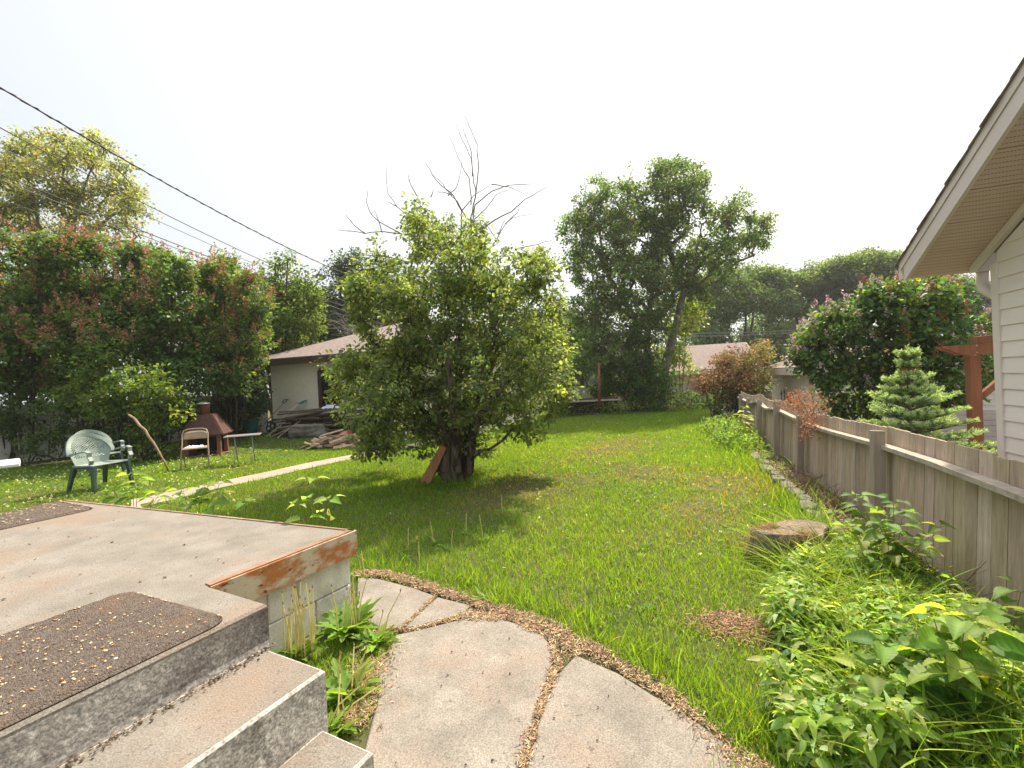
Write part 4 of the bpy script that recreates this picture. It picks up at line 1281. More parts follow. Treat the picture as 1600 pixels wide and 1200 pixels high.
# ------------------------------------------------------------------ left tall yellow-green tree
cirL = [(60,240,34),(25,250,26),(100,235,26),(135,238,24),(165,232,18),(50,290,42),(110,285,36),(160,275,30),(15,310,34),(80,335,42),(140,325,36),(190,300,26),(215,320,22),(228,328,10),(185,340,26),(205,352,16),(170,370,22),(120,375,32),(40,370,36),(190,255,14),(55,225,12),(150,215,10),(0,270,26),(-30,320,40),(195,385,12)]
LB = pt(95, 600, 21); LB[2] = 0
trL = [([LB, pt(110, 420, 21), pt(118, 330, 21), pt(140, 270, 21)], .13, .04), ([pt(110, 430, 21), pt(60, 350, 21), pt(45, 280, 21)], .09, .03), ([pt(112, 400, 21), pt(170, 340, 21), pt(205, 320, 21)], .08, .03)]
tree('tall_maple', 'tall airy yellow-green tree rising behind the lilac hedge at the far left', 'tree', cirL, 21, LB, trL, 900, 26, .24, .14, (.18,.205,.075), seed=41, r_tip=.012, dj=1.5, shell=.35, expo=.42, step=.6, base2=(.26,.225,.09), mix2=.25, droop=.4)
shrub('young_maple', 'leafy young maple with pale shoot tips rising above the hedge left of the garage', [(345,410,10),(365,420,12),(430,415,14),(450,405,8),(470,430,14),(440,450,26),(480,460,22),(430,490,32),(470,500,28),(400,450,22),(440,540,34),(410,580,26),(400,520,28),(500,470,10)], 17.5, 640, 26, .22, .13, (.085,.13,.035), 42, r_tip=.008, cat='tree', r0=.07, base2=(.15,.19,.05), mix2=.25)
shrub('dark_spruce', 'very dark dense evergreen behind the garage roof left of the apple tree', [(550,420,26),(520,450,30),(560,460,36),(510,490,28),(545,510,40),(505,520,20),(590,450,22),(530,405,10)], 26, 560, 30, .3, .16, (.045,.07,.038), 43, r_tip=.012, cat='tree', r0=.12)
# tangle of bare branches left of the apple tree, above the garage
tt = thing('bare_shrub', pt(540, 560, 17.2) * np.array([1, 1, 0]), 'grey leafless tangle of thin twigs over the garage roof', 'shrub')
mb = MB(); rd = random.Random(9)
for i in range(34):
    x0, y0 = rd.uniform(540, 610), rd.uniform(520, 545); x1, y1 = rd.uniform(485, 570), rd.uniform(455, 525)
    a = pt(x0, y0, 21.8); b = pt(x1, y1, 21.8 + rd.uniform(-1, 1)); m_ = (a + b) / 2 + np.array([0, 0, rd.uniform(.1, .6)])
    mb.tube([a, m_, b], [.02, .014, .004], 4)
mb.tube([pt(575, 615, 21.8), pt(580, 545, 21.8)], [.06, .045], 6)
for i in range(12): mb.tube([pt(580, 550, 21.8), pt(rd.uniform(545, 605), rd.uniform(522, 540), 21.8)], [.03, .018], 5)
mb.build('branches', M['twig'], tt)

# ------------------------------------------------------------------ lilac hedge at left, shrub by shrub
lil = (.088,.145,.042); red = (.36,.19,.125)
hedge = [
 ('leftmost tall lilac shrub with rust-brown spent flower heads at the edge of the view', [(20,430,50),(60,410,34),(10,490,60),(60,470,44),(20,560,60),(70,540,48),(-30,450,50),(-20,540,60),(60,600,34),(20,385,22),(60,378,14)], 12.2),
 ('second tall lilac shrub of the hedge, thickly covered in spent rusty flower heads', [(120,400,34),(160,420,38),(110,460,48),(170,470,44),(120,530,50),(180,530,44),(130,590,36),(95,375,14),(150,380,16)], 12.6),
 ('middle lilac shrub of the hedge, lower and rounder with fewer brown heads', [(235,410,24),(265,425,28),(220,460,40),(270,480,42),(230,520,42),(280,540,40),(250,580,34),(210,395,14),(205,425,22)], 13.0),
 ('rust-tinged lilac shrub at the garage end of the hedge', [(340,430,22),(375,445,26),(395,480,28),(340,480,36),(378,530,34),(330,540,36),(392,560,18),(360,580,30),(310,450,22),(350,410,12)], 13.8)]
for i, (lab, cir, d) in enumerate(hedge):
    t, cen, out = shrub('lilac_shrub', lab, cir, d, 700, 30, .14, .10, lil, 70 + i, r_tip=.006, nst=6, group=None, shell=.5, dj=.7, ww=1.2, mat='leaf_thick', base2=(.11,.165,.04), mix2=.3, nbr=220, r0=.035)
    # flower heads on the outside towards the light
    r = np.random.default_rng(80 + i)
    sel = np.where((out[:, 1] < .3) & (out[:, 2] > -.3))[0]; sel = r.permutation(sel)[:[290, 310, 170, 330][i]]
    panicles('spent_flowers', cen[sel] + out[sel] * .14, out[sel], .29, red if i != 3 else (.36,.20,.10), t, 90 + i)
    if i == 3:
        pass
shrub('backing_tree', 'deep green tree filling in behind the left part of the lilac hedge', [(20,480,50),(90,470,50),(150,500,50),(40,560,50),(120,570,50),(60,430,30),(130,440,30)], 16.5, 330, 30, .24, .15, (.055,.09,.03), 97, cat='tree', r0=.09, r_tip=.008, nbr=120, nst=3)
shrub('backing_tree', 'deep green tree filling in behind the right part of the lilac hedge by the garage', [(230,480,44),(290,490,44),(350,500,44),(250,560,50),(330,570,46),(400,560,34),(390,500,34)], 18.5, 330, 30, .26, .16, (.06,.10,.03), 98, cat='tree', r0=.09, r_tip=.008, nbr=120, nst=3)
# dark low growth below the hedge and bright sapling in front
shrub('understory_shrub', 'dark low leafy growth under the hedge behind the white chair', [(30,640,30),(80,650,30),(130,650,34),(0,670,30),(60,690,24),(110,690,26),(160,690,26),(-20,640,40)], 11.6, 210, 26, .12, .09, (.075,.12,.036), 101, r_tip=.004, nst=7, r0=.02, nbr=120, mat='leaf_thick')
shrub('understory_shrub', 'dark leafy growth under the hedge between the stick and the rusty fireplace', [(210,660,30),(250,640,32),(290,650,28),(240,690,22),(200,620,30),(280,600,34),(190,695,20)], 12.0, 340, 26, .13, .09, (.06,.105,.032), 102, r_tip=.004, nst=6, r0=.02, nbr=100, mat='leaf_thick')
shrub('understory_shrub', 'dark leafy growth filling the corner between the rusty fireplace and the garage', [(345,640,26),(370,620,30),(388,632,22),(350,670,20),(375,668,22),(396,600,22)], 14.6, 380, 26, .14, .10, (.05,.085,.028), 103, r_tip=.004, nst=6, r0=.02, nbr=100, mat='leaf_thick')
shrub('maple_sapling', 'bright green spreading sapling in front of the lilac hedge above the chairs', [(170,570,26),(140,590,20),(200,590,28),(240,600,26),(170,620,26),(210,630,26),(270,620,22),(150,640,18),(240,650,26),(120,615,14),(275,650,14),(225,680,16),(160,545,12)], 11.0, 210, 22, .13, .10, (.10,.155,.034), 104, r_tip=.004, nst=5, r0=.025, base2=(.14,.18,.035), mix2=.3, shell=.2)

# ------------------------------------------------------------------ right side shrubs
shrub('rusty_shrub', 'drought-bitten shrub with rust-red and yellow leaves at the far end of the fence', [(1130,570,18),(1115,590,20),(1150,590,22),(1100,600,16),(1140,560,14),(1165,600,16),(1130,620,18),(1085,605,9)], 15.0, 260, 22, .15, .085, (.38,.19,.10), 111, mat='dryleaf', r_tip=.004, base2=(.26,.25,.08), mix2=.3, shell=.2, r0=.02)
shrub('yellowish_shrub', 'yellow-green shrub with browning leaves rising over the far end of the fence', [(1165,560,20),(1185,565,20),(1165,590,22),(1190,590,16),(1160,545,12),(1190,545,12),(1150,610,16),(1180,610,14)], 15.4, 250, 22, .15, .085, (.36,.37,.10), 112, mat='dryleaf', r_tip=.004, r0=.02, base2=(.38,.24,.12), mix2=.35, shell=.2)
shrub('garden_shrub', 'dark green shrub under the rusty and yellow shrubs by the fence end', [(1150,622,20),(1178,622,16),(1122,632,14),(1165,640,14)], 14.9, 110, 24, .15, .09, (.07,.12,.035), 114, r_tip=.005, r0=.02)
t, cen, out = shrub('lilac_shrub', 'large dark green lilac with pale purple and brown flower heads behind the spruce at right', [(1400,480,40),(1350,490,38),(1450,480,38),(1500,490,34),(1300,520,36),(1270,540,24),(1345,540,44),(1400,545,48),(1460,545,44),(1510,545,34),(1290,570,30),(1330,600,38),(1380,610,40),(1440,600,36),(1495,610,30),(1545,520,22),(1350,650,30),(1400,660,34),(1460,660,30),(1260,560,18),(1440,455,22),(1380,460,18),(1300,640,14),(1540,580,20)], 9.6, 850, 30, .13, .10, (.055,.11,.038), 113, r_tip=.005, nst=7, shell=.5, dj=.7, ww=1.25, mat='leaf_thick', base2=(.11,.165,.04), mix2=.25, nbr=300, r0=.03)
r = np.random.default_rng(5)
sel = r.permutation(np.where((out[:, 1] < .4) & (out[:, 2] > -.5))[0])
w = cen[sel, 0] / cen[sel, 1] < .80
s1 = np.concatenate([sel[w][:300], sel[~w][:60]])
panicles('flower_heads', cen[s1] + out[s1] * .14, out[s1], .19, (.50,.38,.42), t, 120)
s2 = np.concatenate([sel[w][300:470], sel[~w][60:150]])
panicles('spent_flowers', cen[s2] + out[s2] * .14, out[s2], .20, (.30,.13,.07), t, 121)

# blue spruce beyond the fence
SPB = pt(1424, 700, 5.1); SPB[2] = 0.0
sp = thing('young_spruce', SPB, 'small blue-green spruce with pale new growth standing just beyond the board fence', 'tree')
topz = EYE + (570 - 553) / F * 5.1
MB().tube([SPB, SPB + ZZ * (topz - .12)], [.035, .008], 8).build('trunk', M['bark'], sp, smooth=True)
rs = np.random.default_rng(6); ntip = []
mbb = MB(); segs = []
z = .25
while z < topz - .06:
    f = (z - .1) / (topz - .1)
    Rmax = .80 * (1 - f) ** .72
    if f > .60: Rmax *= .72
    if f > .78: Rmax = .085
    nb_ = int(7 + 6 * (1 - f))
    a0 = rs.uniform(0, 6.28)
    for k in range(nb_):
        a = a0 + k * 6.283 / nb_ + rs.uniform(-.2, .2); R_ = Rmax * rs.uniform(.72, 1.18)
        if z < .5 and abs((a % 6.283) - 6.0) < .6: R_ *= 1.3
        dr = np.array([math.cos(a), math.sin(a), .12 + .5 * f]); dr = dr / np.linalg.norm(dr)
        p0 = SPB + ZZ * (z + rs.uniform(-.03, .03)); p1 = p0 + dr * R_ * np.array([1, 1, 1]) + ZZ * (-.02 + .05 * (f))
        if ((p1[:2] - fa) @ fperp) < .10 and p1[2] < 1.1:
            R_ *= .6; p1 = p0 + dr * R_
        mbb.tube([p0, (p0 + p1) / 2 - ZZ * .02 * R_, p1], [.009, .006, .003], 5)
        segs.append((p0 * .75 + p1 * .25, p1))
        side = np.cross(dr, ZZ); side /= np.linalg.norm(side)
        for q in np.arange(.3, .95, .17):
            for sg in (-1, 1):
                l_ = R_ * .42 * (1.1 - q) + .05
                b0_ = p0 * (1 - q) + p1 * q; b1_ = b0_ + (dr * .65 + side * sg * .75) * l_ + ZZ * .015
                segs.append((b0_, b1_))
    z += .135 * (1.0 if f < .6 else .8)
for k in range(5):
    a = k * 1.25; segs.append((SPB + ZZ * (topz - .14), SPB + ZZ * (topz - .02) + np.array([math.cos(a) * .07, math.sin(a) * .07, 0])))
segs.append((SPB + ZZ * (topz - .16), SPB + ZZ * (topz + .05)))
mbb.build('branches', M['bark'], sp)
segs = [s_ for s_ in segs if ((s_[1][:2] - fa) @ fperp) > .09 or s_[1][2] > 1.08]
A = np.array([s_[0] for s_ in segs]); B = np.array([s_[1] for s_ in segs]); Ls = np.linalg.norm(B - A, axis=1)
cnt = np.maximum(16, (Ls * 380).astype(int)); ci = np.repeat(np.arange(len(A)), cnt); n = len(ci)
u = rs.random(n) ** .8; ctr = A[ci] * (1 - u)[:, None] + B[ci] * u[:, None]; dd = unit(B - A)[ci]
v = rand_dirs(n, rs); v = unit(v - dd * (v * dd).sum(1)[:, None])
nd = unit(v * .9 + dd * .75 + np.array([0, 0, .2]))
young = (u > .55)
col = np.where(young[:, None], tint(n, (.36,.46,.26), .18, 0, rs), tint(n, (.11,.18,.12), .25, 0, rs))
V, Fc, C = scatter(LEAF4[0], LEAF4[1], ctr, nd, rand_dirs(n, rs), rs.uniform(.026, .044, n), col, .010)
make('needles', V, Fc, M['needle'], sp, cols=C)
n = 420; ang = rs.uniform(0, 6.28, n); q = SPB + ZZ * (topz - .42) + np.stack([np.cos(ang) * rs.uniform(.02, .075, n), np.sin(ang) * rs.uniform(.02, .075, n), rs.uniform(0, .24, n)], 1)
V, Fc, C = scatter(LEAF4[0], LEAF4[1], q, rand_dirs(n, rs) - np.array([0, 0, .8]), rand_dirs(n, rs), rs.uniform(.02, .045, n), tint(n, (.36,.15,.06), .25, 0, rs), .016)
make('cones', V, Fc, M['dryleaf'], sp, cols=C)
# ------------------------------------------------------------------ grass and ground cover
PORCHP = [p[:2] for p in (pC, pA, pB, pL + (pL - pD) * .9 + d1 * 2.5, pL + (pL - pD) * .9 + sout * 1.0, pD + sout * .95 - stp * .35, pD - stp * endoff, pR - d2 * 0 + nrm_s * .06, pC + nrm_s * .05)]
STUMP = gp(1237, 868); 
dirtp = [gp(1165, 985), gp(1130, 975), gp(1200, 992)]
drysp = [(gp(820, 765), .95), (gp(1100, 800), .6), (gp(1000, 740), .7), (gp(900, 752), .6), (gp(1150, 760), .8), (gp(760, 790), .5), (gp(960, 700), 1.2), (gp(1180, 850), .3)]
slabedge = [gp(*p)[:2] for p in [(556,900),(600,898),(660,915),(740,940),(815,965),(870,985),(930,1020),(1000,1060),(1065,1105),(1110,1150),(1200,1220)]]
slabgap = [gp(*p)[:2] for p in [(556,1000),(600,988),(650,988),(722,966),(800,974),(862,1005),(872,1045),(840,1120),(815,1215)]]
def snoise(x, y, s, o=0.0):
    return (np.sin(x * s * 1.7 + 1.3 + o) * np.cos(y * s * 1.3 + .7 + 2 * o) + np.sin((x + y) * s * 1.1 + 2.1 * o + .5) * .7 + np.sin(x * s * 3.1 - y * s * 2.3 + o) * .45 + np.sin(y * s * 4.3 + x * s * 1.9 + 3 * o) * .35) / 2.0
LX0 = lambda y: -12.6 + (y - 11.0) * .85      # left boundary of the yard
def lawn_mask(x, y):
    ok = np.ones(x.shape, bool)
    for s in SLABS: ok &= ~inpoly(x, y, s)
    ok &= ~inpoly(x, y, PATH); ok &= ~inpoly(x, y, PORCHP)
    s_ = (x - fa[0]) * fdir[0] + (y - fa[1]) * fdir[1]; o_ = (x - fa[0]) * fperp[0] + (y - fa[1]) * fperp[1]
    ok &= (o_ < -.03) & (y < 21.5)
    ok &= ~(np.hypot(x - STUMP[0], y - STUMP[1]) < .26)
    g_s = (x - gc[0]) * gv[0] + (y - gc[1]) * gv[1]; g_o = (x - gc[0]) * gu[0] + (y - gc[1]) * gu[1]
    ok &= ~((g_o > -.02) & (g_s > -.1) & (g_s < 7.3))
    ok &= x > LX0(y) - .5
    return ok, o_, s_
def blades(name, n, seed, kind):
    r = np.random.default_rng(seed)
    tn = r.uniform(-1.42, 1.32, n); d = r.uniform(1.25, 21.5, n) if kind == 'lawn' else 1.4 + 12 * r.random(n) ** 1.4
    x = tn * d; y = d
    ok, o_, s_ = lawn_mask(x, y)
    de = polydist(x, y, slabedge)
    inside = inpoly(x, y, [tuple(p) for p in slabedge] + [tuple(gp(700, 1215)[:2] + np.array([-.6, -.3])), tuple(pD[:2]), tuple(pC[:2])])
    gapd = polydist(x, y, slabgap)
    ok &= ~(inside & (r.random(n) < np.where((tn < -.25) & (gapd > .05), .12, .985)))
    ok &= ~((de < .028 + .04 * snoise(x, y, 9)) & (r.random(n) < .85))
    dirt = np.min([np.hypot((x - p[0]) * .8, (y - p[1]) * 1.2) for p in dirtp], axis=0)
    ok &= ~((dirt < .12 + .09 * snoise(x, y, 7)) & (r.random(n) < .93))
    tall = sstep(-1.0, -.45, o_) * (o_ < -.03) 
    if kind == 'tall':
        keep = (o_ > -1.25 - .3 * snoise(x, y, 2.2)) & (r.random(n) < .25 + .75 * tall)
        keep &= ~((s_ > .4) & (s_ < 6.8) & (o_ > -.50) & (r.random(n) < .9))
        keep |= (de < .28) & (~inside) & (r.random(n) < .55)
        keep |= (y > 19.2) & (x > 1.5) & (y < 20.4) & (r.random(n) < .8)
        keep |= (np.hypot(x - AB[0], y - AB[1]) < .5) & (r.random(n) < .8)
        ok &= keep
    else:
        ok &= ~((o_ > -.50) & (r.random(n) < .85))
    dry = np.zeros(n)
    for p, R_ in drysp: dry = np.maximum(dry, np.exp(-((x - p[0]) ** 2 + ((y - p[1]) * .8) ** 2) / (R_ * .8) ** 2))
    dry = np.clip(dry * 1.15 + .38 * snoise(x, y, 1.1, 1.0) * (y > 4) - .05, 0, 1)
    ok &= ~(r.random(n) < dry * .35)
    x, y, d, o_, dry, de, tall = x[ok], y[ok], d[ok], o_[ok], dry[ok], de[ok], tall[ok]; m = len(x)
    z = terr(x, y)
    pos = np.stack([x, y, z - .004], 1)
    clump = snoise(x, y, 5.5, .4)
    patch = snoise(x, y, .8, 2.0)
    if kind == 'lawn':
        h = (.050 + .014 * clump + .010 * patch) * np.exp(r.normal(0, .28, m)) * (1 - .45 * dry)
        h *= 1 - .35 * sstep(-4, -6, x)
        wd = .0022 + .00075 * d
    else:
        h = (.13 + .12 * tall + .03 * clump) * np.exp(r.normal(0, .35, m)); h = np.where(y > 17, h * 1.8, h); h = np.where(np.hypot(x - AB[0], y - AB[1]) < .5, h * .8, h)
        h = np.minimum(h, .42) * np.where((o_ > -.5) & (y < 4.5), .5, 1.0)
        wd = .0036 + .0008 * d
    up = np.array([0, 0, 1.0]) + r.normal(0, .32 if kind == 'lawn' else .42, (m, 3)) * np.array([1, 1, 0]); 
    wind = np.array([-.15, -.1, 0])
    nrm = r.normal(0, 1, (m, 3)) * np.array([1, 1, .0]) + wind
    g1 = np.array([.138, .242, .032]); g2 = np.array([.20, .29, .042]); g3 = np.array([.085, .185, .030]); dr = np.array([.27, .21, .10])
    t = np.clip(.45 + .4 * patch + .25 * clump + r.normal(0, .25, m), 0, 1)[:, None]
    col = g3 * (1 - t) * .5 + g1 * .5 + (g2 * .5) * t
    isdry = (r.random(m) < .03 + .55 * dry)[:, None]
    col = np.where(isdry, dr * np.exp(r.normal(0, .2, (m, 1))), col * np.exp(r.normal(0, .2, (m, 1))))
    V, Fc, C = scatter(BLADE[0], BLADE[1], pos, up, nrm, h, col, wd * r.uniform(.7, 1.3, m))
    o = make(name, V, Fc, M['grassblade'], cols=C); tag(o, kind='stuff')
    return m
nb1 = blades('lawn_grass', 980000, 201, 'lawn')
nb2 = blades('tall_grass', 150000, 202, 'tall')
print('blades', nb1, nb2)

# broad-leaf clover, dandelion leaves and seedlings in the lawn
r = np.random.default_rng(210); n = 26000
tn = r.uniform(-1.3, 1.25, n); d = r.uniform(2, 19, n); x = tn * d; y = d
ok, o_, s_ = lawn_mask(x, y)
ins = inpoly(x, y, [tuple(p) for p in slabedge] + [tuple(gp(700, 1215)[:2]), tuple(pD[:2]), tuple(pC[:2])])
dens = sstep(.15, .8, snoise(x, y, 1.6, 3.0)) * .5 + .10 + .5 * np.exp(-((x - 1.5) ** 2 + (y - 7.5) ** 2) / 2.2) + .4 * np.exp(-((x - 3.2) ** 2 + (y - 6) ** 2) / 2.5) + .5 * (x < -5) 
ok &= (~ins) & (r.random(n) < dens)
x, y, d = x[ok], y[ok], d[ok]; m = len(x)
pos = np.stack([x, y, terr(x, y) + r.uniform(.02, .07, m)], 1)
dr_ = r.normal(0, 1, (m, 3)); dr_[:, 2] = r.uniform(-.1, .5, m)
V, Fc, C = scatter(LEAF6[0], LEAF6[1], pos, dr_, np.array([0, 0, 1.0]) + r.normal(0, .3, (m, 3)), (.018 + .004 * d) * r.uniform(.7, 1.5, m), tint(m, (.13,.20,.045), .25, 0, r), None)
tag(make('clover', V, Fc, M['leaf'], cols=C), kind='stuff')
# white clover heads, left lawn mostly
r = np.random.default_rng(211); n = 420
d = r.uniform(5.5, 13, n); x = r.uniform(-1.15, -.62, n) * d; y = d
ok, _, _ = lawn_mask(x, y); x, y = x[ok], y[ok]
x2 = r.uniform(-.6, 6, 90); y2 = r.uniform(3.5, 12, 90); ok, _, _ = lawn_mask(x2, y2)
x = np.concatenate([x, x2[ok]]); y = np.concatenate([y, y2[ok]]); m = len(x)
q = np.repeat(np.stack([x, y, terr(x, y) + r.uniform(.06, .10, m)], 1), 7, axis=0)
V, Fc, C = scatter(LEAF4[0], LEAF4[1], q + r.normal(0, .004, q.shape), rand_dirs(len(q), r), rand_dirs(len(q), r), .016, tint(len(q), (.55,.55,.48), .1, 0, r), .022)
tag(make('clover_flowers', V, Fc, M['leaf_thick'], cols=C), kind='stuff')

STRAW = ([(-.5,-.5,0),(.5,-.5,0),(.4,.1,.06),(-.6,.1,.06),(-.1,.5,0)], [(0,1,2),(0,2,3),(3,2,4)])
# dry clippings, husks and chips
def litter(name, pts, size, base, seed, lift=.004, dark=None, flat=True, aspect=.35, tm=None):
    r = np.random.default_rng(seed); m = len(pts)
    dd = r.normal(0, 1, (m, 3)); dd[:, 2] *= .25
    nn_ = np.array([0, 0, 1.0]) + r.normal(0, .35, (m, 3))
    col = tint(m, base, .35, 0, r)
    if dark is not None:
        k = r.random(m) < .3; col[k] = tint(int(k.sum()), dark, .3, 0, r)
    s = size * r.uniform(.4, 1.5, m)
    p = pts.copy(); p[:, 2] += lift
    tm = tm or CHIP
    V, Fc, C = scatter(tm[0], tm[1], p, dd, nn_, s, np.clip(col, .01, .7), s * aspect)
    o = make(name, V, Fc, M['debris'], cols=C); return tag(o, kind='stuff')
r = np.random.default_rng(220)
P = []
def along(line, n, w, r, jit=1.0):
    seg = np.array([np.linalg.norm(np.array(b) - np.array(a)) for a, b in zip(line[:-1], line[1:])]); k = r.choice(len(seg), n, p=seg / seg.sum()); u = r.random(n)
    A_ = np.array(line)[k]; B_ = np.array(line)[k + 1]; p = A_ * (1 - u)[:, None] + B_ * u[:, None]
    return p + r.normal(0, w, (n, 2))
slabrim = [(slabedge[i] * .75 + np.array(slabedge[i]) * .25) for i in range(len(slabedge))]
a1 = along(slabedge, 38000, .030, r) - np.array([.008, .012]); a2 = along(slabgap[1:], 11000, .014, r); a3 = along([gp(720,968)[:2], gp(800,965)[:2], gp(880,1000)[:2], gp(900,1030)[:2]], 14000, .035, r)
a4 = along([gp(626,990)[:2], gp(680,937)[:2]], 1500, .006, r)
a5 = along([gp(598,1000)[:2], gp(580,1060)[:2], gp(560,1130)[:2], gp(540,1190)[:2]], 7000, .06, r)
pp = np.concatenate([a1, a2, a3, a4, a5]); ok = ~inpoly(pp[:, 0], pp[:, 1], PORCHP)
ok &= ~((snoise(pp[:, 0], pp[:, 1], 6.5, .9) < -.15) & (r.random(len(pp)) < .8))
pin = np.zeros(len(pp), bool)
for s in SLABS: pin |= inpoly(pp[:, 0], pp[:, 1], s)
ok &= ~(pin & (r.random(len(pp)) < .75))
pp = pp[ok]; pin = pin[ok]
z = np.where(pin, .024, .008 + r.random(len(pp)) * .020)
litter('dry_clippings', np.column_stack([pp, z]), .024, (.37,.26,.16), 221, dark=(.15,.09,.055), aspect=.13, tm=STRAW)
cc = np.concatenate([np.array(p[:2]) + r.normal(0, 1, (1900, 2)) * [.12, .065] for p in dirtp])
litter('wood_chips', np.column_stack([cc, r.random(len(cc)) * .025]), .026, (.32,.20,.115), 222, dark=(.12,.07,.045), aspect=.14, tm=STRAW)
# husks on the mats and porch
def on_mat(m4, n, r, c, s):
    u = np.clip(r.normal(c, s, n), .02, .98); v = np.clip(r.random(n), .03, .97)
    return ((1-u)*(1-v))[:, None]*m4[0] + ((1-u)*v)[:, None]*m4[1] + (u*v)[:, None]*m4[2] + (u*(1-v))[:, None]*m4[3]
h1 = np.concatenate([on_mat(front_mat, 420, r, .35, .22), on_mat(front_mat, 300, r, .7, .3), on_mat(front_mat, 260, r, .5, .4)]); h1[:, 2] = PH + .021
keepm = snoise(h1[:, 0], h1[:, 1], 14, .3) > -.25
litter('seed_husks', h1[keepm], .008, (.50,.36,.22), 223, dark=(.38,.20,.10), aspect=.6)
h2 = on_mat(m5, 500, r, .4, .4); h2[:, 2] = PH + .02
litter('seed_husks', h2, .014, (.30,.22,.15), 224, aspect=.6)
q = np.column_stack([r.uniform(0, 1, 700), r.uniform(0, 1, 700)])
pp = pC[:2] + (pA - pC)[:2] * q[:, :1] + (d2[:2] * 2.4) * q[:, 1:]; ok = inpoly(pp[:, 0], pp[:, 1], PORCHTOP); pp = pp[ok][:120]
litter('leaf_litter', np.column_stack([pp, np.full(len(pp), PH + .001)]), .012, (.16,.11,.07), 225, aspect=.5)
pp = along([pD[:2] + sout[:2] * .02, (pD + stp * 1.2)[:2] + sout[:2] * .02], 420, .018, r); pp = pp[((pp - pD[:2]) @ sout[:2]) > .006]
litter('leaf_litter', np.column_stack([pp, np.full(len(pp), .403)]), .009, (.10,.075,.055), 226, aspect=.7)
pp = np.column_stack([r.uniform(-.7, 1.2, 260), r.uniform(1.3, 3, 260)]); ok = np.zeros(len(pp), bool)
for s in SLABS: ok |= inpoly(pp[:, 0], pp[:, 1], s)
pp = pp[ok][:40]
litter('leaf_litter', np.column_stack([pp, np.full(len(pp), .024)]), .008, (.08,.055,.04), 227, aspect=.7)
pp = along([fpt(.3, -.24)[:2], fpt(7.5, -.22)[:2]], 6500, .09, r); pp = pp[((pp - fa) @ fperp) < -.02]
litter('dry_clippings', np.column_stack([pp, terr(pp[:, 0], pp[:, 1]) + r.random(len(pp)) * .02]), .05, (.22,.16,.11), 228, dark=(.09,.06,.045), aspect=.18)

# ------------------------------------------------------------------ broad-leaved plants
def bigleaf(nseg=6, wid=.30, droop=.35, serr=.0, veins=False):
    V = []; Fc = []; K = []
    cols = (-1, -.55, 0, .55, 1) if veins else (-1, 0, 1)
    nc = len(cols)
    for i in range(nseg + 1):
        t = i / nseg
        w = wid * ((1 - (1 - t / .36) ** 2) ** .5 if t < .36 else max(0, 1 - ((t - .36) / .64) ** 1.5)) if veins else wid * (math.sin(math.pi * t ** .75) ** .8 if 0 < t < 1 else 0)
        w *= (1 + (serr if i % 2 else -serr))
        z = -droop * t * t
        for c in cols:
            rib = (.012 if i % 2 else -.012) * (abs(c) > .2) if veins else 0
            V.append((w * c, t - (.10 * abs(c) * (1 - t) if veins else 0), z + w * .38 * abs(c) ** .8 + rib))
            K.append(1.35 if c == 0 else (1.12 if i % 2 else .88)) if veins else K.append(1)
    for i in range(nseg):
        for j in range(nc - 1):
            a = nc * i + j
            Fc += [(a, a+1, a+nc+1), (a, a+nc+1, a+nc)]
    return (V, Fc, K) if veins else (V, Fc)
BIG = bigleaf(14, .36, .42, .045, True); NAR = bigleaf(5, .17, .5, .0); LONG = bigleaf(6, .035, .9, 0)
def plant(name, label, cat, base, stems, leafl, base_c, seed, tmpl=BIG, stemr=.004, group=None, pal=None, pairs=4, mat='leaf', wide=1.0, up=.9, start=.25):
    """stems: list of (dx, dy, height); opposite leaves up each stem, a tuft at the tip"""
    rr = np.random.default_rng(seed)
    base = np.array(base, float); t = thing(name, base, label, cat, group)
    mb = MB(); P = []; D = []; S = []
    for (dx, dy, h) in stems:
        tip = base + np.array([dx, dy, h]); mid = base + np.array([dx * .35, dy * .35, h * .6])
        Q = [base + np.array([dx * .05, dy * .05, 0]), mid, tip]
        mb.tube(Q, [stemr, stemr * .8, stemr * .45], 5)
        for k in range(pairs + 1):
            u = start + (1 - start) * k / pairs
            p = (1-u)**2 * Q[0] + 2*u*(1-u) * (2 * mid - .5 * Q[0] - .5 * tip) + u*u * tip
            a = rr.uniform(0, 6.28) + k * 1.57
            nl = 2 if k < pairs else 4
            for q in range(nl):
                an = a + q * 2 * math.pi / nl + rr.uniform(-.25, .25)
                d = np.array([math.cos(an), math.sin(an), rr.uniform(-.05, .45) + (.25 if k == pairs else 0)])
                pet = leafl * rr.uniform(.25, .5); p2 = p + unit(d) * pet
                mb.tube([p, p2], [stemr * .4, stemr * .3], 4, cap=False)
                P.append(p2); D.append(d * np.array([1, 1, .4])); S.append(leafl * rr.uniform(.65, 1.2) * (.75 if k == pairs else 1))
    P = np.array(P); D = np.array(D); S = np.array(S); m = len(P)
    nn_ = np.array([0, 0, up]) + rr.normal(0, .3, (m, 3))
    col = tint(m, base_c, .2, 0, rr)
    if pal is not None:
        k = rr.random(m) < .35; col[k] = tint(int(k.sum()), pal, .15, 0, rr)
    V, Fc, C = scatter(tmpl[0], tmpl[1], P, D, nn_, S, col, S * wide)
    st = mb.build('stem', nm_stem, t)
    if len(tmpl) > 2: C = np.clip(C * np.tile(np.array(tmpl[2]), m)[:, None], .004, .6)
    make('leaves', V, Fc, M[mat], t, cols=C, smooth=True)
    return t
nm_stem = surf('green_stem', (.10,.12,.04), (.18,.16,.07), 10, .6, .1)
rr = random.Random(31)
def stems(n, spread, h0, h1): return [(rr.uniform(-spread, spread), rr.uniform(-spread, spread), rr.uniform(h0, h1)) for _ in range(n)]
G1 = (.085,.14,.03); G1b = (.19,.24,.05); GP = (.24,.30,.12)
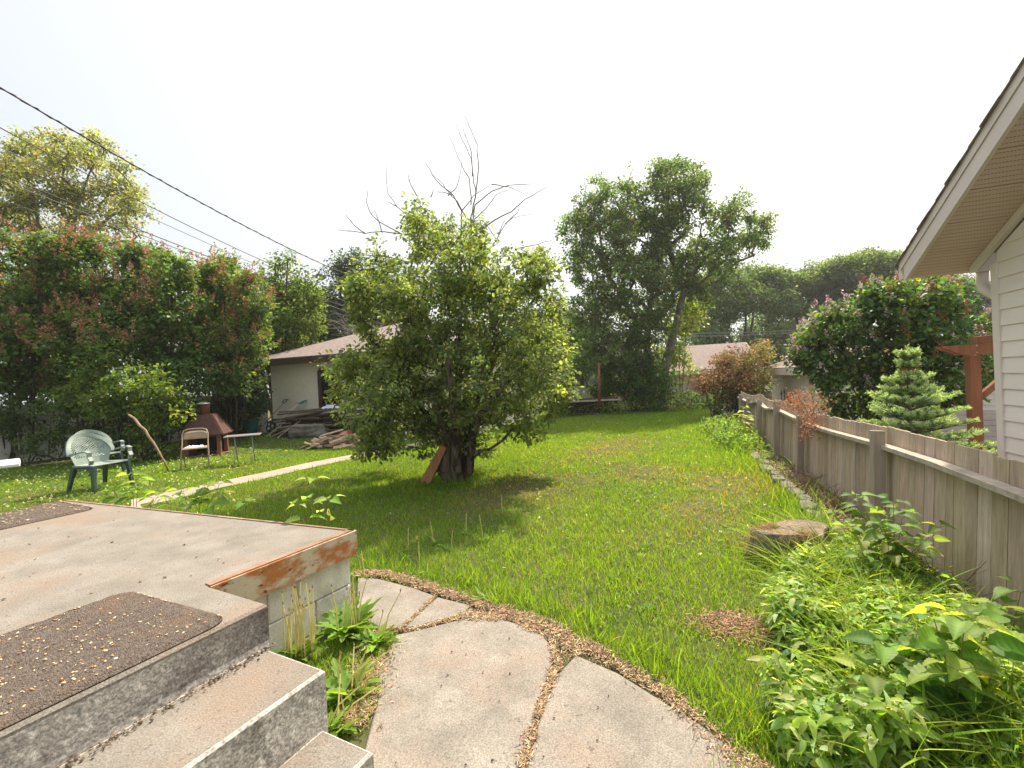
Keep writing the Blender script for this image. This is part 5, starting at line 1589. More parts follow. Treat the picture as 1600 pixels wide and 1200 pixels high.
# behind the porch edge
plant('leafy_seedling', 'lanky seedling with drooping leaves poking over the porch edge near its rusty corner', 'plant', pt(484, 700, 3.72) * [1, 1, 0], [(0, 0, .86), (-.13, .02, .66), (.15, .0, .70)], .13, (.22,.31,.07), 301, pal=(.32,.38,.10), tmpl=BIG, wide=.85, pairs=1, start=.75)
plant('leafy_seedling', 'broad-leaved seedling clump over the far porch edge beside the path', 'plant', pt(205, 700, 4.85) * [1, 1, 0], [(-.2, 0, .62), (.05, 0, .70), (.25, .05, .58), (-.1, .1, .76)], .15, (.13,.21,.05), 302, pal=G1b, pairs=2, start=.72)
plant('leafy_seedling', 'wider seedling clump where the path meets the porch edge', 'plant', pt(298, 700, 4.5) * [1, 1, 0], [(-.3, .08, .58), (-.1, 0, .66), (.1, 0, .68), (.3, -.05, .62), (.2, .1, .70)], .14, (.13,.215,.05), 303, pal=G1b, pairs=2, start=.72)
plant('leafy_seedling', 'single small seedling low against the middle of the porch edge', 'plant', pt(378, 700, 4.15) * [1, 1, 0], [(0, 0, .60)], .12, (.14,.22,.05), 304, pairs=2)
# clump against the fence in the middle distance (tall, broad leaves)
c = gp(1400, 925)
plant('broadleaf_weed', 'tall broad-leaved weed clump growing against the fence right of the stump', 'plant', c, [(-.25, .1, .42), (-.1, .2, .55), (.05, .05, .60), (.2, .15, .50), (.1, -.15, .40), (-.3, -.1, .30), (.3, -.02, .44), (-.02, .3, .58), (-.15,-.1,.5)], .12, (.11,.185,.045), 305, pal=(.20,.25,.07), pairs=4)
c = gp(1335, 880)
plant('broadleaf_weed', 'smaller broad-leaved weed between the stump and the tall clump by the fence', 'plant', c, [(-.1, 0, .22), (.1, .1, .3), (.0, .2, .34), (.15, -.1, .22)], .085, (.14,.22,.045), 306, pal=(.22,.26,.06))
# big sapling at the bottom right corner
c = gp(1500, 1160)
plant('broadleaf_sapling', 'big-leaved sapling filling the bottom right corner of the view', 'plant', c, [(-.20, .12, .34), (.02, .12, .46), (.18, .05, .44), (-.08, -.08, .36), (.26, .18, .36), (-.32, .05, .26), (.1, .3, .3), (.02,-.02,.52)], .145, (.11,.19,.04), 307, pal=(.24,.31,.06), pairs=4, wide=1.0)
c = gp(1580, 1035)
plant('broadleaf_sapling', 'pair of glossy big-leaved shoots at the right edge below the fence', 'plant', c, [(-.05, 0, .28), (.12, .05, .34), (.0, -.15, .3)], .14, (.12,.20,.04), 308, pal=(.20,.27,.05), pairs=2, wide=1.1)
plant('broadleaf_weed', 'small pale yellow-green weed standing against the far fence posts', 'plant', fpt(fence_s(1187), -.3), [(0, 0, .75), (.12, .1, .55), (-.12, 0, .6)], .13, (.20,.24,.06), 309, pal=(.34,.34,.12))
plant('broadleaf_weed', 'low green weed at the foot of the second near fence post', 'plant', fpt(fence_s(1225), -.25), [(0, 0, .12), (.1, .1, .1), (-.12, 0, .12)], .08, G1, 310, pairs=2)
# goutweed / ground elder carpet in the lower right, many small leaflets: ground cover
r = np.random.default_rng(330)
poly = [gp(*p)[:2] for p in [(1215,905),(1330,880),(1480,930),(1570,1000),(1640,1060),(1640,1230),(1230,1230),(1240,1060),(1200,960)]]
n = 100000; lo = np.min(poly, 0); hi = np.max(poly, 0)
x = r.uniform(lo[0], hi[0], n); y = r.uniform(lo[1], hi[1], n); ok, o_, _ = lawn_mask(x, y); ok &= inpoly(x + .16 * snoise(x, y, 4.1), y + .16 * snoise(x, y, 3.3, 1.7), poly) & (o_ < -.1) & (r.random(n) < np.clip(.62 + .55 * snoise(x, y, 3.7, .6), .06, 1))
x, y = x[ok][:12500], y[ok][:12500]; m = len(x)
z = r.uniform(.03, .25, m) * (.7 + .4 * snoise(x, y, 4)) + .03
dd = r.normal(0, 1, (m, 3)); dd[:, 2] = r.uniform(-.3, .4, m)
col = tint(m, (.19,.27,.05), .3, 0, r); k = r.random(m) < .28; col[k] = tint(int(k.sum()), (.34,.42,.20), .2, 0, r)
T5 = bigleaf(5, .19, .5, 0)
V, Fc, C = scatter(T5[0], T5[1], np.stack([x, y, z], 1), dd, np.array([0, 0, 1.0]) + r.normal(0, .35, (m, 3)), r.uniform(.035, .085, m), col, None)
tag(make('ground_elder', V, Fc, M['leaf'], cols=C), kind='stuff')
# long arching grass blades in the same corner and along the slab edge
n = 3000; x = r.uniform(lo[0] - .3, hi[0], n * 6); y = r.uniform(lo[1], hi[1] + .6, n * 6); ok, o_, _ = lawn_mask(x, y); ok &= (o_ < -.38) & (o_ > -1.12)
x, y = x[ok][:n], y[ok][:n]; m = len(x)
up_ = np.array([0, 0, 1.0]) + r.normal(0, .45, (m, 3)) * np.array([1, 1, 0]); nn_ = -up_ * np.array([1, 1, 0]) * 1.0 + r.normal(0, .1, (m, 3))
V, Fc, C = scatter(LONG[0], LONG[1], np.stack([x, y, np.zeros(m)], 1), up_, -nn_ * -1, r.uniform(.16, .42, m), tint(m, (.19,.27,.035), .3, 0, r), r.uniform(.10, .2, m))
tag(make('couch_grass', V, Fc, M['grassblade'], cols=C), kind='stuff')
# weeds along the far fence foot and by the raised bed
r = np.random.default_rng(331); P = []
for s_ in r.uniform(6.2, fL, 130):
    p = fpt(s_, -r.uniform(.25, .95)); P.append(p)
P = np.array(P); m = 40
q = np.repeat(P, m, axis=0) + r.normal(0, 1, (len(P) * m, 3)) * np.array([.10, .12, 0]); q[:, 2] = terr(q[:, 0], q[:, 1]) + r.uniform(.03, .32, len(q)) * r.uniform(.5, 1.2, len(q))
V, Fc, C = scatter(LEAF6[0], LEAF6[1], q, rand_dirs(len(q), r) + [0, 0, .4], np.array([0, 0, 1.0]) + r.normal(0, .4, (len(q), 3)), r.uniform(.035, .08, len(q)), tint(len(q), (.12,.19,.035), .3, 0, r), None)
tag(make('fence_weeds', V, Fc, M['leaf'], cols=C), kind='stuff')
bedp = [(905,652,.55),(925,650,.5),(870,655,.5),(1000,645,.6),(1030,650,.4),(1062,648,.7),(1080,640,.8),(1100,648,.7),(960,642,.5),(1120,650,.6),(890,650,.4)]
for i, (px, py, h) in enumerate(bedp):
    c = pt(px, py, 19.6 - (i % 3) * .4); c[2] = float(terr(c[0], c[1]))
    rr_ = np.random.default_rng(400 + i); m = 330
    q = c + rr_.normal(0, 1, (m, 3)) * np.array([.32, .25, 0]); q[:, 2] = c[2] + rr_.uniform(.03, h, m)
    t = thing('garden_weed', c, ['leafy weed clump beside the timber ledge', 'dark weed clump left end of the raised bed', 'tall grassy tuft in front of the timber ledge', 'weed clump in the middle of the raised bed', 'low weed near the right end of the bed timber', 'bright tall weed right of the raised bed', 'tallest yellow-green weed right of the raised bed', 'leafy weed near the rusty-leaved shrub', 'weed clump behind the bed timber', 'rank weed at the end of the board fence', 'small weed under the apple tree side of the ledge'][i], 'plant', 'weeds along the back bed')
    V, Fc, C = scatter(LEAF6[0], LEAF6[1], q, rand_dirs(m, rr_) + [0, 0, .5], np.array([0, 0, 1.0]) + rr_.normal(0, .4, (m, 3)), rr_.uniform(.08, .16, m), tint(m, (.07,.12,.035) if i % 3 < 2 else (.13,.17,.04), .3, 0, rr_), None)
    mb = MB()
    for k in range(7): mb.tube([c + [rr.uniform(-.2, .2), rr.uniform(-.2, .2), 0], c + [rr.uniform(-.35, .35), rr.uniform(-.3, .3), h * rr.uniform(.6, 1)]], [.008, .004], 4)
    mb.build('stem', nm_stem, t); make('leaves', V, Fc, M['leaf'], t, cols=C)

# dandelion stalks
def dandelion(base, stalks, leaves, ll, label, seed, stalkc=(.30,.32,.10), group='dandelions gone to seed'):
    rr_ = random.Random(seed); nr = np.random.default_rng(seed)
    t = thing('dandelion', base, label, 'plant', group); base = np.array(base, float)
    mb = MB(); mh = MB()
    mb.cc = None
    for (dx, dy, dz, ox) in stalks:
        b0 = base + np.array([ox, rr_.uniform(-.03, .03), 0]); e = b0 + np.array([dx, dy, dz]); m_ = (b0 + e) / 2 + np.array([-dx * .15, 0, dz * .06])
        st = MB().tube([b0, m_, e], [.0046, .004, .003], 5).build('stalk', M['stalk'], t)
        MB().tube([e, e + [0, 0, .008], e + [0, 0, .02]], [.003, .0048, .002], 6).build('seed_head', M['stick'], st)

    if leaves:
        a = nr.uniform(0, 6.28, leaves); d = np.stack([np.cos(a), np.sin(a), nr.uniform(.3, 1.6, leaves)], 1)
        nn_ = np.array([0, 0, 1.0]) + nr.normal(0, .2, (leaves, 3)) - d * np.array([.6, .6, 0])
        T = bigleaf(10, .13, .35, .35)
        V, Fc, C = scatter(T[0], T[1], base + nr.normal(0, .02, (leaves, 3)) * [1, 1, 0], d, nn_, ll * nr.uniform(.6, 1.2, leaves), tint(leaves, (.17,.27,.045), .25, 0, nr), None)
        make('leaves', V, Fc, M['leaf'], t, cols=C)
    return t
M['stalk'] = surf('pale_stalk', (.50,.47,.15), (.66,.56,.26), 20, .6, .05)
wb = lambda f, off: np.array([*(pC * (1 - f) + pR * f)[:2], 0.0]) + nrm_s * off
b = wb(.55, .09); sd_ = [(rr.uniform(-.05, .06), rr.uniform(-.04, .04), rr.uniform(.22, .46), rr.uniform(-.09, .09)) for _ in range(22)]
dandelion(b, sd_, 16, .18, 'dense bunch of pale dandelion stalks standing against the grey block wall', 501)
b = wb(.22, .14); sd_ = [(rr.uniform(-.04, .10), rr.uniform(-.05, .05), rr.uniform(.25, .42), rr.uniform(-.06, .08)) for _ in range(9)]
dandelion(b, sd_, 34, .24, 'big-leaved dandelion at the right end of the block wall', 502)
b = gp(545, 1085); sd_ = [(rr.uniform(-.02, .25), rr.uniform(-.1, .1), rr.uniform(.10, .30), rr.uniform(-.1, .1)) for _ in range(9)]
dandelion(b, sd_, 40, .17, 'dandelion with sprawling dry stalks between the lowest step and the big slab', 503)
b = gp(520, 1140); dandelion(b, sd_[:4], 30, .13, 'lowest dandelion tuft beside the bottom step', 504)
b = gp(590, 1010); dandelion(b, [(.05, 0, .22, 0), (.12, .05, .3, .02)], 22, .2, 'dandelion leaves spreading over the corner of the big slab', 505)
b = gp(760, 940); dandelion(b, [], 14, .10, 'flat dandelion rosette at the lawn edge above the small slab', 506)
for i, (px, py) in enumerate([(676,850),(755,845),(785,800),(637,860),(880,830),(1000,860),(655,900),(705,860),(568,905),(1105,800),(728,835)]):
    dandelion(gp(px, py), [(rr.uniform(-.03,.03), 0, rr.uniform(.18, .32), 0)], 5, .1, 'lone tall dandelion stalk standing in the lawn', 520 + i, group='lone dandelion stalks in the lawn')
# ------------------------------------------------------------------ yard furniture and clutter
def xf(loc, ang, tiltx=0.0, tilty=0.0):
    c, s = math.cos(ang), math.sin(ang)
    R = np.array([[c, -s, 0], [s, c, 0], [0, 0, 1.0]])
    return lambda p: np.array(loc, float) + R @ np.array(p, float)
def T_(f, V): return [f(v) for v in V]

def resin_chair(loc, ang, label):
    """front faces local +x"""
    f = xf(loc, ang); t = thing('resin_chair', loc, label, 'chair', 'green resin garden chairs')
    W2 = .29
    # legs
    for (x0, y0, x1, y1, zt) in ((.25, -.25, .29, -.28, .62), (.25, .25, .29, .28, .62), (-.19, -.22, -.29, -.26, .42), (-.19, .22, -.29, .26, .42)):
        mb = MB(); n_ = 6; V = []
        for k in range(n_ + 1):
            u = k / n_; z = zt * u if x0 > 0 else zt * u
            zz = .41 * u
            x = x1 + (x0 - x1) * u; y = y1 + (y0 - y1) * u
            w = .028 + .012 * u; d_ = .016 + .004 * u
            sg = 1 if x0 > 0 else -1
            V += [f((x - w * .5, y - w * .8, zz)), f((x + w, y - w * .6, zz)), f((x + w, y + w * .6, zz)), f((x - w * .5, y + w * .8, zz))]
        mb.add(V, [(4*k+i, 4*k+(i+1) % 4, 4*k+4+(i+1) % 4, 4*k+4+i) for k in range(n_) for i in range(4)] + [(3, 2, 1, 0)])
        mb.build('leg', M['plastic'], t)
    # seat
    mb = MB(); V = []; nx, ny = 10, 10
    for layer in (0, 1):
        for i in range(nx + 1):
            for j in range(ny + 1):
                x = -.20 + .46 * i / nx; y = (-.25 + .5 * j / ny) * (1 + .08 * (i / nx)); 
                z = .415 - .018 * math.cos((j / ny - .5) * math.pi) * math.sin(i / nx * math.pi) + (.012 * (i / nx)) - layer * .022
                if i == nx and layer == 0: z -= .012
                V.append(f((x, y, z)))
    A_ = lambda l, i, j: l * (nx+1) * (ny+1) + i * (ny+1) + j
    fs = [(A_(0,i,j), A_(0,i+1,j), A_(0,i+1,j+1), A_(0,i,j+1)) for i in range(nx) for j in range(ny)] + [(A_(1,i,j+1), A_(1,i+1,j+1), A_(1,i+1,j), A_(1,i,j)) for i in range(nx) for j in range(ny)]
    for i in range(nx): fs += [(A_(1,i,0), A_(1,i+1,0), A_(0,i+1,0), A_(0,i,0)), (A_(0,i,ny), A_(0,i+1,ny), A_(1,i+1,ny), A_(1,i,ny))]
    for j in range(ny): fs += [(A_(0,0,j), A_(0,0,j+1), A_(1,0,j+1), A_(1,0,j)), (A_(1,nx,j), A_(1,nx,j+1), A_(0,nx,j+1), A_(0,nx,j))]
    mb.add(V, fs); mb.build('seat', M['plasticlight'], t, smooth=False)
    mb = MB(); mb.box(f((.0, -.235, .385)), (.44, .02, .045), [f((1,0,0)) - f((0,0,0)), f((0,1,0)) - f((0,0,0)), ZZ]); mb.box(f((.0, .235, .385)), (.44, .02, .045), [f((1,0,0)) - f((0,0,0)), f((0,1,0)) - f((0,0,0)), ZZ])
    mb.build('seat_rail', M['plastic'], t)
    # backrest shell: curved, oval outline, woven hole pattern in the middle
    def bp(u, v):     # u -1..1 across, v 0..1 up
        zc = .41 + .47 * v
        half = .235 + .075 * math.sin(min(1, v * 1.4) * math.pi / 2)
        if v > .45: half *= math.sqrt(max(0, 1 - ((v - .45) / .56) ** 2.2))
        y = u * half; x = -.205 - .13 * v + .10 * (abs(y) / .3) ** 2
        return f((x, y, zc))
    mb = MB(); nu, nv = 26, 26
    th = f((.012, 0, 0)) - f((0, 0, 0))
    V = [bp(-1 + 2 * i / nu, j / nv) for j in range(nv + 1) for i in range(nu + 1)]
    fs = []
    for j in range(nv):
        for i in range(nu):
            hole = (3 <= i < nu - 3) and (6 <= j < nv - 3) and (i + j) % 2 == 0
            if not hole: fs.append((j*(nu+1)+i, j*(nu+1)+i+1, (j+1)*(nu+1)+i+1, (j+1)*(nu+1)+i))
    mb.add(V, fs); bk = mb.build('backrest', M['plasticlight'], t)
    sm = bk.modifiers.new('thick', 'SOLIDIFY'); sm.thickness = .009
    # rim flowing into the arms and down into the front legs
    rim = []
    for k in range(25):
        a = math.pi * k / 24
        u = -math.cos(a); v = .36 + .64 * math.sin(a) ** .9
        zc = .41 + .47 * v; y = u * .315 * (1 if v < .5 else 1); x = -.205 - .13 * v + .10 * (abs(y) / .3) ** 2
        rim.append((x, y, zc))
    left = [(.26, -.285, .44), (.285, -.29, .50), (.25, -.295, .56), (.26, -.30, .625), (.20, -.305, .645), (.05, -.31, .625), (-.08, -.315, .60)]
    right = [(x, -y, z) for (x, y, z) in left[::-1]]
    path_ = left + rim + right
    Vr = []; n_ = len(path_)
    for k in range(n_):
        p = np.array(path_[k]); q0 = np.array(path_[max(0, k-1)]); q1 = np.array(path_[min(n_-1, k+1)])
        d_ = unit(q1 - q0); isarm = k < len(left) or k >= n_ - len(right)
        side = np.array([0, 1.0, 0]) if isarm else unit(np.cross(d_, np.array([1.0, 0, 0])))
        nrm_ = unit(np.cross(d_, side)); w = .030; h_ = .010
        for (a_, b_) in ((-1,-1),(1,-1),(1,1),(-1,1)): Vr.append(f(p + side * w * a_ + nrm_ * h_ * b_))
    mb = MB(); mb.add(Vr, [(4*k+i, 4*k+(i+1) % 4, 4*k+4+(i+1) % 4, 4*k+4+i) for k in range(n_-1) for i in range(4)] + [(3,2,1,0), (4*n_-4, 4*n_-3, 4*n_-2, 4*n_-1)])
    mb.build('rim_and_arms', M['plasticlight'], t, smooth=False)
    return t
cl = gp(118, 771); ch = np.array([-6.74, 7.36, 0.0]); ch[2] = float(terr(ch[0], ch[1]))
resin_chair(ch, math.radians(-14), 'pale green resin armchair with woven back standing near the porch')
ch2 = np.array([-8.35, 9.1, 0.0]); ch2[2] = float(terr(ch2[0], ch2[1]))
resin_chair(ch2, math.radians(-20), 'second green resin armchair half hidden behind the nearer one, by the hedge')

# folding chair with papers on it
fc = gp(307, 733); fc = np.array([fc[0], fc[1], fc[2]])
t = thing('folding_chair', fc, 'tan metal folding chair with crumpled paper on its seat, standing before the rusty fireplace', 'chair')
f = xf(fc, math.radians(30))      # faces local -y (the camera)
mb = MB()
mb.tube(T_(f, [(-.23, -.26, 0), (-.225, -.10, .30), (-.215, .02, .52), (-.215, .10, .70), (-.19, .13, .775), (-.12, .145, .80), (0, .148, .805), (.12, .145, .80), (.19, .13, .775), (.215, .10, .70), (.215, .02, .52), (.225, -.10, .30), (.23, -.26, 0)]), .0125, 8)
mb.build('front_frame', M['tan_metal'], t, smooth=True)
for sx in (-1, 1):
    MB().tube(T_(f, [(sx * .20, .24, 0), (sx * .20, .05, .28), (sx * .205, -.08, .43)]), .011, 8).build('leg', M['tan_metal'], t, smooth=True)
MB().tube(T_(f, [(-.23, -.20, .11), (.23, -.20, .11)]), .008, 6).build('stretcher', M['tan_metal'], t)
MB().tube(T_(f, [(-.20, .19, .10), (.20, .19, .10)]), .008, 6).build('stretcher', M['tan_metal'], t)
ex = f((1,0,0)) - f((0,0,0)); ey = f((0,1,0)) - f((0,0,0))
MB().box(f((0, -.06, .435)), (.40, .38, .03), [ex, ey, ZZ], .012).build('seat', M['tan_metal'], t)
mb = MB(); V = []
for i in range(13):
    for j in range(5):
        u = -1 + i / 6; x = u * .205; y = .085 + .045 * (1 - u * u) + j * .012; z = .60 + j * .04 * (1 - .25 * abs(u) ** 4) + (0 if j < 4 else -.012 * abs(u) ** 4)
        V.append(f((x, y, z)))
mb.add(V, [(i*5+j, (i+1)*5+j, (i+1)*5+j+1, i*5+j+1) for i in range(12) for j in range(4)])
o = mb.build('backrest', M['tan_metal'], t, smooth=True); sm = o.modifiers.new('t', 'SOLIDIFY'); sm.thickness = .014
nr = np.random.default_rng(3)
V = []; nx = 14; ny = 10
for i in range(nx):
    for j in range(ny):
        V.append(f((-.16 + .30 * i / (nx-1), -.17 + .22 * j / (ny-1), .456 + .014 * abs(nr.normal()) * (0 < i < nx-1) * (0 < j < ny-1))))
mb = MB(); mb.add(V, [(i*ny+j, (i+1)*ny+j, (i+1)*ny+j+1, i*ny+j+1) for i in range(nx-1) for j in range(ny-1)])
tag(mb.build('crumpled_paper', M['paper'], loc=f((0, 0, .45))), 'crumpled white paper lying on the seat of the folding chair', 'paper')

# rusty outdoor fireplace
fp = gp(324, 712); fd = 12.0; fp = pt(324, 712, fd); fp[2] = float(terr(fp[0], fp[1]))
t = thing('metal_fireplace', fp, 'rusty metal outdoor fireplace with a tapered hood and stub chimney below the hedge', 'fireplace')
f = xf(fp, math.radians(17)); ex = f((1,0,0)) - f((0,0,0)); ey = f((0,1,0)) - f((0,0,0)); Ax = [ex, ey, ZZ]
hw, hd, bz = .42, .34, .58
mb = MB()
for sx in (-1, 1):
    for sy in (-1, 1): mb.box(f((sx * (hw-.05), sy * (hd-.05), bz / 2)), (.09, .09, bz), Ax, .006)
mb.box(f((0, hd - .03, bz / 2)), (2*hw - .19, .02, bz), Ax); mb.box(f((-hw + .03, 0, bz/2)), (.02, 2*hd - .2, bz), Ax); mb.box(f((0, -hd + .03, bz - .03)), (2*hw - .19, .02, .05), Ax); mb.box(f((0, 0, .04)), (2*hw, 2*hd, .03), Ax)
mb.build('firebox', M['rustpipe'], t)
mb = MB(); mb.box(f((0, 0, .1)), (2*hw - .21, 2*hd - .2, .03), Ax); mb.box(f((0, hd - .06, bz/2)), (2*hw - .22, .02, bz - .02), Ax); mb.build('hearth', M['soot'], t)
b0, b1 = (.50, .42, .58), (.20, .16, 1.10)
V = [f((sx * b0[0], sy * b0[1], b0[2])) for sx, sy in ((-1,-1),(1,-1),(1,1),(-1,1))] + [f((sx * b1[0], sy * b1[1], b1[2])) for sx, sy in ((-1,-1),(1,-1),(1,1),(-1,1))]
mb = MB(); mb.add(V, [(0,1,5,4),(1,2,6,5),(2,3,7,6),(3,0,4,7),(4,5,6,7),(3,2,1,0)]); mb.box(f((0, 0, .575)), (1.02, .86, .035), Ax, .005)
mb.build('hood', M['rustdark'], t)
mb = MB()
for sx, sy in ((1,-1),(1,1)):
    MB().bar(f((sx * b0[0], sy * b0[1], b0[2])), f((sx * b1[0], sy * b1[1], b1[2])), .05, .012, up=ey).build('hood_corner', M['rustpipe'], t)
MB().tube([f((0, 0, 1.09)), f((0, 0, 1.36)), f((0, 0, 1.375))], [.115, .115, .118], 18).build('chimney', M['rustpipe'], t, smooth=True)
mb = MB(); mb.tube([f((-.03, -.03, 1.375)), f((-.03, -.03, 1.39)), f((-.03, -.03, 1.43))], [.17, .16, .05], 14); mb.build('chimney_cap', M['steel'], t)

# small folding tray table
sp_ = gp(382, 726)
t = thing('tray_table', sp_, 'small low tray table with crossed metal legs on the left lawn', 'table')
f = xf(sp_, math.radians(22)); ex = f((1,0,0)) - f((0,0,0)); ey = f((0,1,0)) - f((0,0,0))
MB().box(f((0, 0, .625)), (.66, .42, .028), [ex, ey, ZZ], .01).build('tabletop', M['tablegrey'], t)
for sx in (-.16, .16):
    for a_, b_ in ((-.17, .12), (.17, -.12)):
        MB().tube([f((sx + (.02 if a_ > 0 else 0), a_, 0)), f((sx + (.02 if a_ > 0 else 0), b_, .61))], .010, 6).build('leg', M['steel'], t, smooth=True)
MB().tube([f((-.16, .07, .28)), f((.18, .07, .28))], .007, 6).build('stretcher', M['steel'], t)

# white table at the left edge
tb = zp(34, 722, .86 + .02)
d_e = unit((zp(0, 728, .86) - zp(34, 724, .86)) * np.array([1, 1, 0])); 
t = thing('white_table', tb * np.array([1, 1, 0]) + np.array([-.9, .3, .15]), 'white table cut off by the left edge of the view, with a rust-stained front edge', 'table')
near = zp(32, 726, .86)
e2 = unit(near * np.array([1, 1, 0])); e1 = np.array([-e2[1], e2[0], 0])
c = near + e1 * .9 + e2 * .36
MB().box(c, (1.8, .72, .05), [e1, e2, ZZ], .012).build('tabletop', M['tablewhite'], t)
for q in (.25, 1.55):
    for y_ in (.08, .64):
        a = near + e1 * (q + .12) + e2 * y_; b = near + e1 * (q - (.0 if q < 1 else -.25)) + e2 * y_; b[2] = float(terr(b[0], b[1])); a[2] = .84
        MB().tube([b, a], .014, 6).build('leg', M['steel'], t, smooth=True)
# leg foot showing above the mat
a = zp(-8, 770, .80); b = gp(9, 800)
# leaning stick
sb = gp(265, 737); sx_ = lambda px, py, dd: pt(px, py, sb[1] + dd)
mb = MB(); mb.tube([sb - ZZ * .05, sx_(257, 722, 0), sx_(247, 704, .02), sx_(240, 692, .03), sx_(232, 682, .05), sx_(227, 672, .06), sx_(218, 665, .08), sx_(210, 654, .1), sx_(201, 648, .12)], [.013, .016, .019, .021, .024, .022, .024, .024, .020], 8, jit=.08)
tag(mb.build('walking_stick', M['stick'], loc=sb, smooth=True), 'crooked bare wooden stick stuck upright at a slant in the left lawn', 'stick')

# teal tub, tools, lumber along the garage wall
def gw(px, out, z=None):
    p = np.array([gc[0], gc[1], 0.0]) + gv * a_on(px) - gu * out; p[2] = float(terr(p[0], p[1])) if z is None else z
    return p
tp = gw(427, 1.0)
t = thing('plastic_tub', tp, 'teal plastic tub standing at the left corner of the stucco garage', 'tub')
mb = MB(); prof = [(.0, .01), (.20, .01), (.235, .30), (.27, .50), (.295, .505), (.295, .53), (.262, .525), (.225, .3), (.19, .03), (.0, .03)]
V = []; ns = 28
for (r_, z_) in prof:
    for k in range(ns): V.append(tp + np.array([math.cos(k * 6.2832 / ns) * r_, math.sin(k * 6.2832 / ns) * r_ * .85, z_]))
mb.add(V, [(i*ns+k, i*ns+(k+1) % ns, (i+1)*ns+(k+1) % ns, (i+1)*ns+k) for i in range(len(prof)-1) for k in range(ns)])
mb.build('body', M['teal'], t, smooth=True)
for sx in (-1, 1): MB().tube([tp + [sx * .28, -.07, .5], tp + [sx * .35, -.07, .49], tp + [sx * .35, .07, .49], tp + [sx * .28, .07, .5]], .012, 6).build('handle', M['teal'], t, smooth=True)
# shovel with D handle leaning
t = thing('shovel', gw(445, .85), 'shovel with black D-shaped handle leaning on the lumber by the garage', 'shovel')
a = gw(438, 1.1) + ZZ * .05; b = gw(461, .55) + ZZ * 1.0
MB().tube([a, b], .02, 8).build('shaft', M['stick'], t, smooth=True)
dh = unit(b - a); sd2 = gv
MB().tube([b, b + dh * .05 - sd2 * .07, b + dh * .15 - sd2 * .07, b + dh * .16 + sd2 * .07, b + dh * .05 + sd2 * .07, b], .016, 6).build('handle', M['blackmetal'], t, smooth=True)
mb = MB(); mb.sheet([a - sd2 * .11 - dh * .02, a + sd2 * .11 - dh * .02, a + sd2 * .07 - dh * .26, a - sd2 * .07 - dh * .26], .01); mb.build('blade', M['steel'], t)
t = thing('garden_scoop', gw(472, .6), 'small scoop with teal blade and thin white handle leaning against the garage wall', 'tool')
a = gw(462, .8) + ZZ * .45; b = gw(474, .25) + ZZ * .95
MB().tube([a, b], .012, 6).build('shaft', M['white'], t)
mb = MB(); dh = unit(b - a); mb.sheet([b - gv * .07, b + gv * .09, b + gv * .15 + dh * .2, b + gv * .02 + dh * .16], .02); mb.build('blade', M['teal'], t)
# spare wheels of an old mower
for i, (px, z_, r_) in enumerate([(452, .28, .13), (446, .20, .12), (447, .34, .11)]):
    c = gw(px, .75) + ZZ * z_
    t = thing('small_wheel', c, ['larger black wheel with pale hub beside the teal tub', 'lower black wheel with pale hub beside the teal tub', 'upper black wheel leaning behind the others by the tub'][i], 'wheel', 'small wheels by the garage')
    mb = MB(); mb.tube([c - gu * .03, c - gu * .02, c + gu * .02, c + gu * .03], [r_ * .9, r_, r_, r_ * .9], 16); mb.build('tyre', M['blackmetal'], t)
    MB().tube([c - gu * .045, c - gu * .03], [r_ * .35, r_ * .42], 12).build('hub', M['white'], t)
# stacked old lumber
rl = random.Random(12)
for i in range(42):
    a_px = rl.uniform(452, 495); b_px = rl.uniform(525, 600)
    lay = i // 7
    z_ = .16 + lay * .115 + rl.uniform(0, .05); out = .35 + rl.uniform(0, .6)
    a = gw(a_px, out + rl.uniform(-.1, .1)); b = gw(b_px, out + rl.uniform(-.1, .1)); a[2] += z_ * rl.uniform(.35, 1.0) ; b[2] += z_ + rl.uniform(0, .08)
    mb = MB(); k = rl.uniform(.5, 1.3); mb.cc = (.12 * k, .088 * k, .067 * k * rl.uniform(.8, 1.1))
    mb.bar(a, b, rl.uniform(.06, .16), rl.uniform(.03, .06), bev=.004)
    tag(mb.build('old_board', M['oldwood'], loc=a), 'old grey-brown board in the lumber heap along the garage wall', 'board', 'old boards heaped by the garage wall')
for i, (p0_, p1_) in enumerate([((481, 1.35, .02), (500, .9, .48)), ((468, 1.2, .02), (497, .95, .35)), ((462, 1.3, .02), (475, 1.0, .35))]):
    a = gw(p0_[0], p0_[1]) + ZZ * p0_[2]; b = gw(p1_[0], p1_[1]) + ZZ * p1_[2]
    mb = MB(); mb.cc = (.34, .27, .20); mb.bar(a, b, .07, .035, bev=.004)
    tag(mb.build('leaning_board', M['oldwood'], loc=a), ['pale board propped against the concrete lump by the garage', 'middle pale board slanting over the lumber heap', 'short pale board slanting beside the shovel'][i], 'board', 'pale boards propped on the heap')
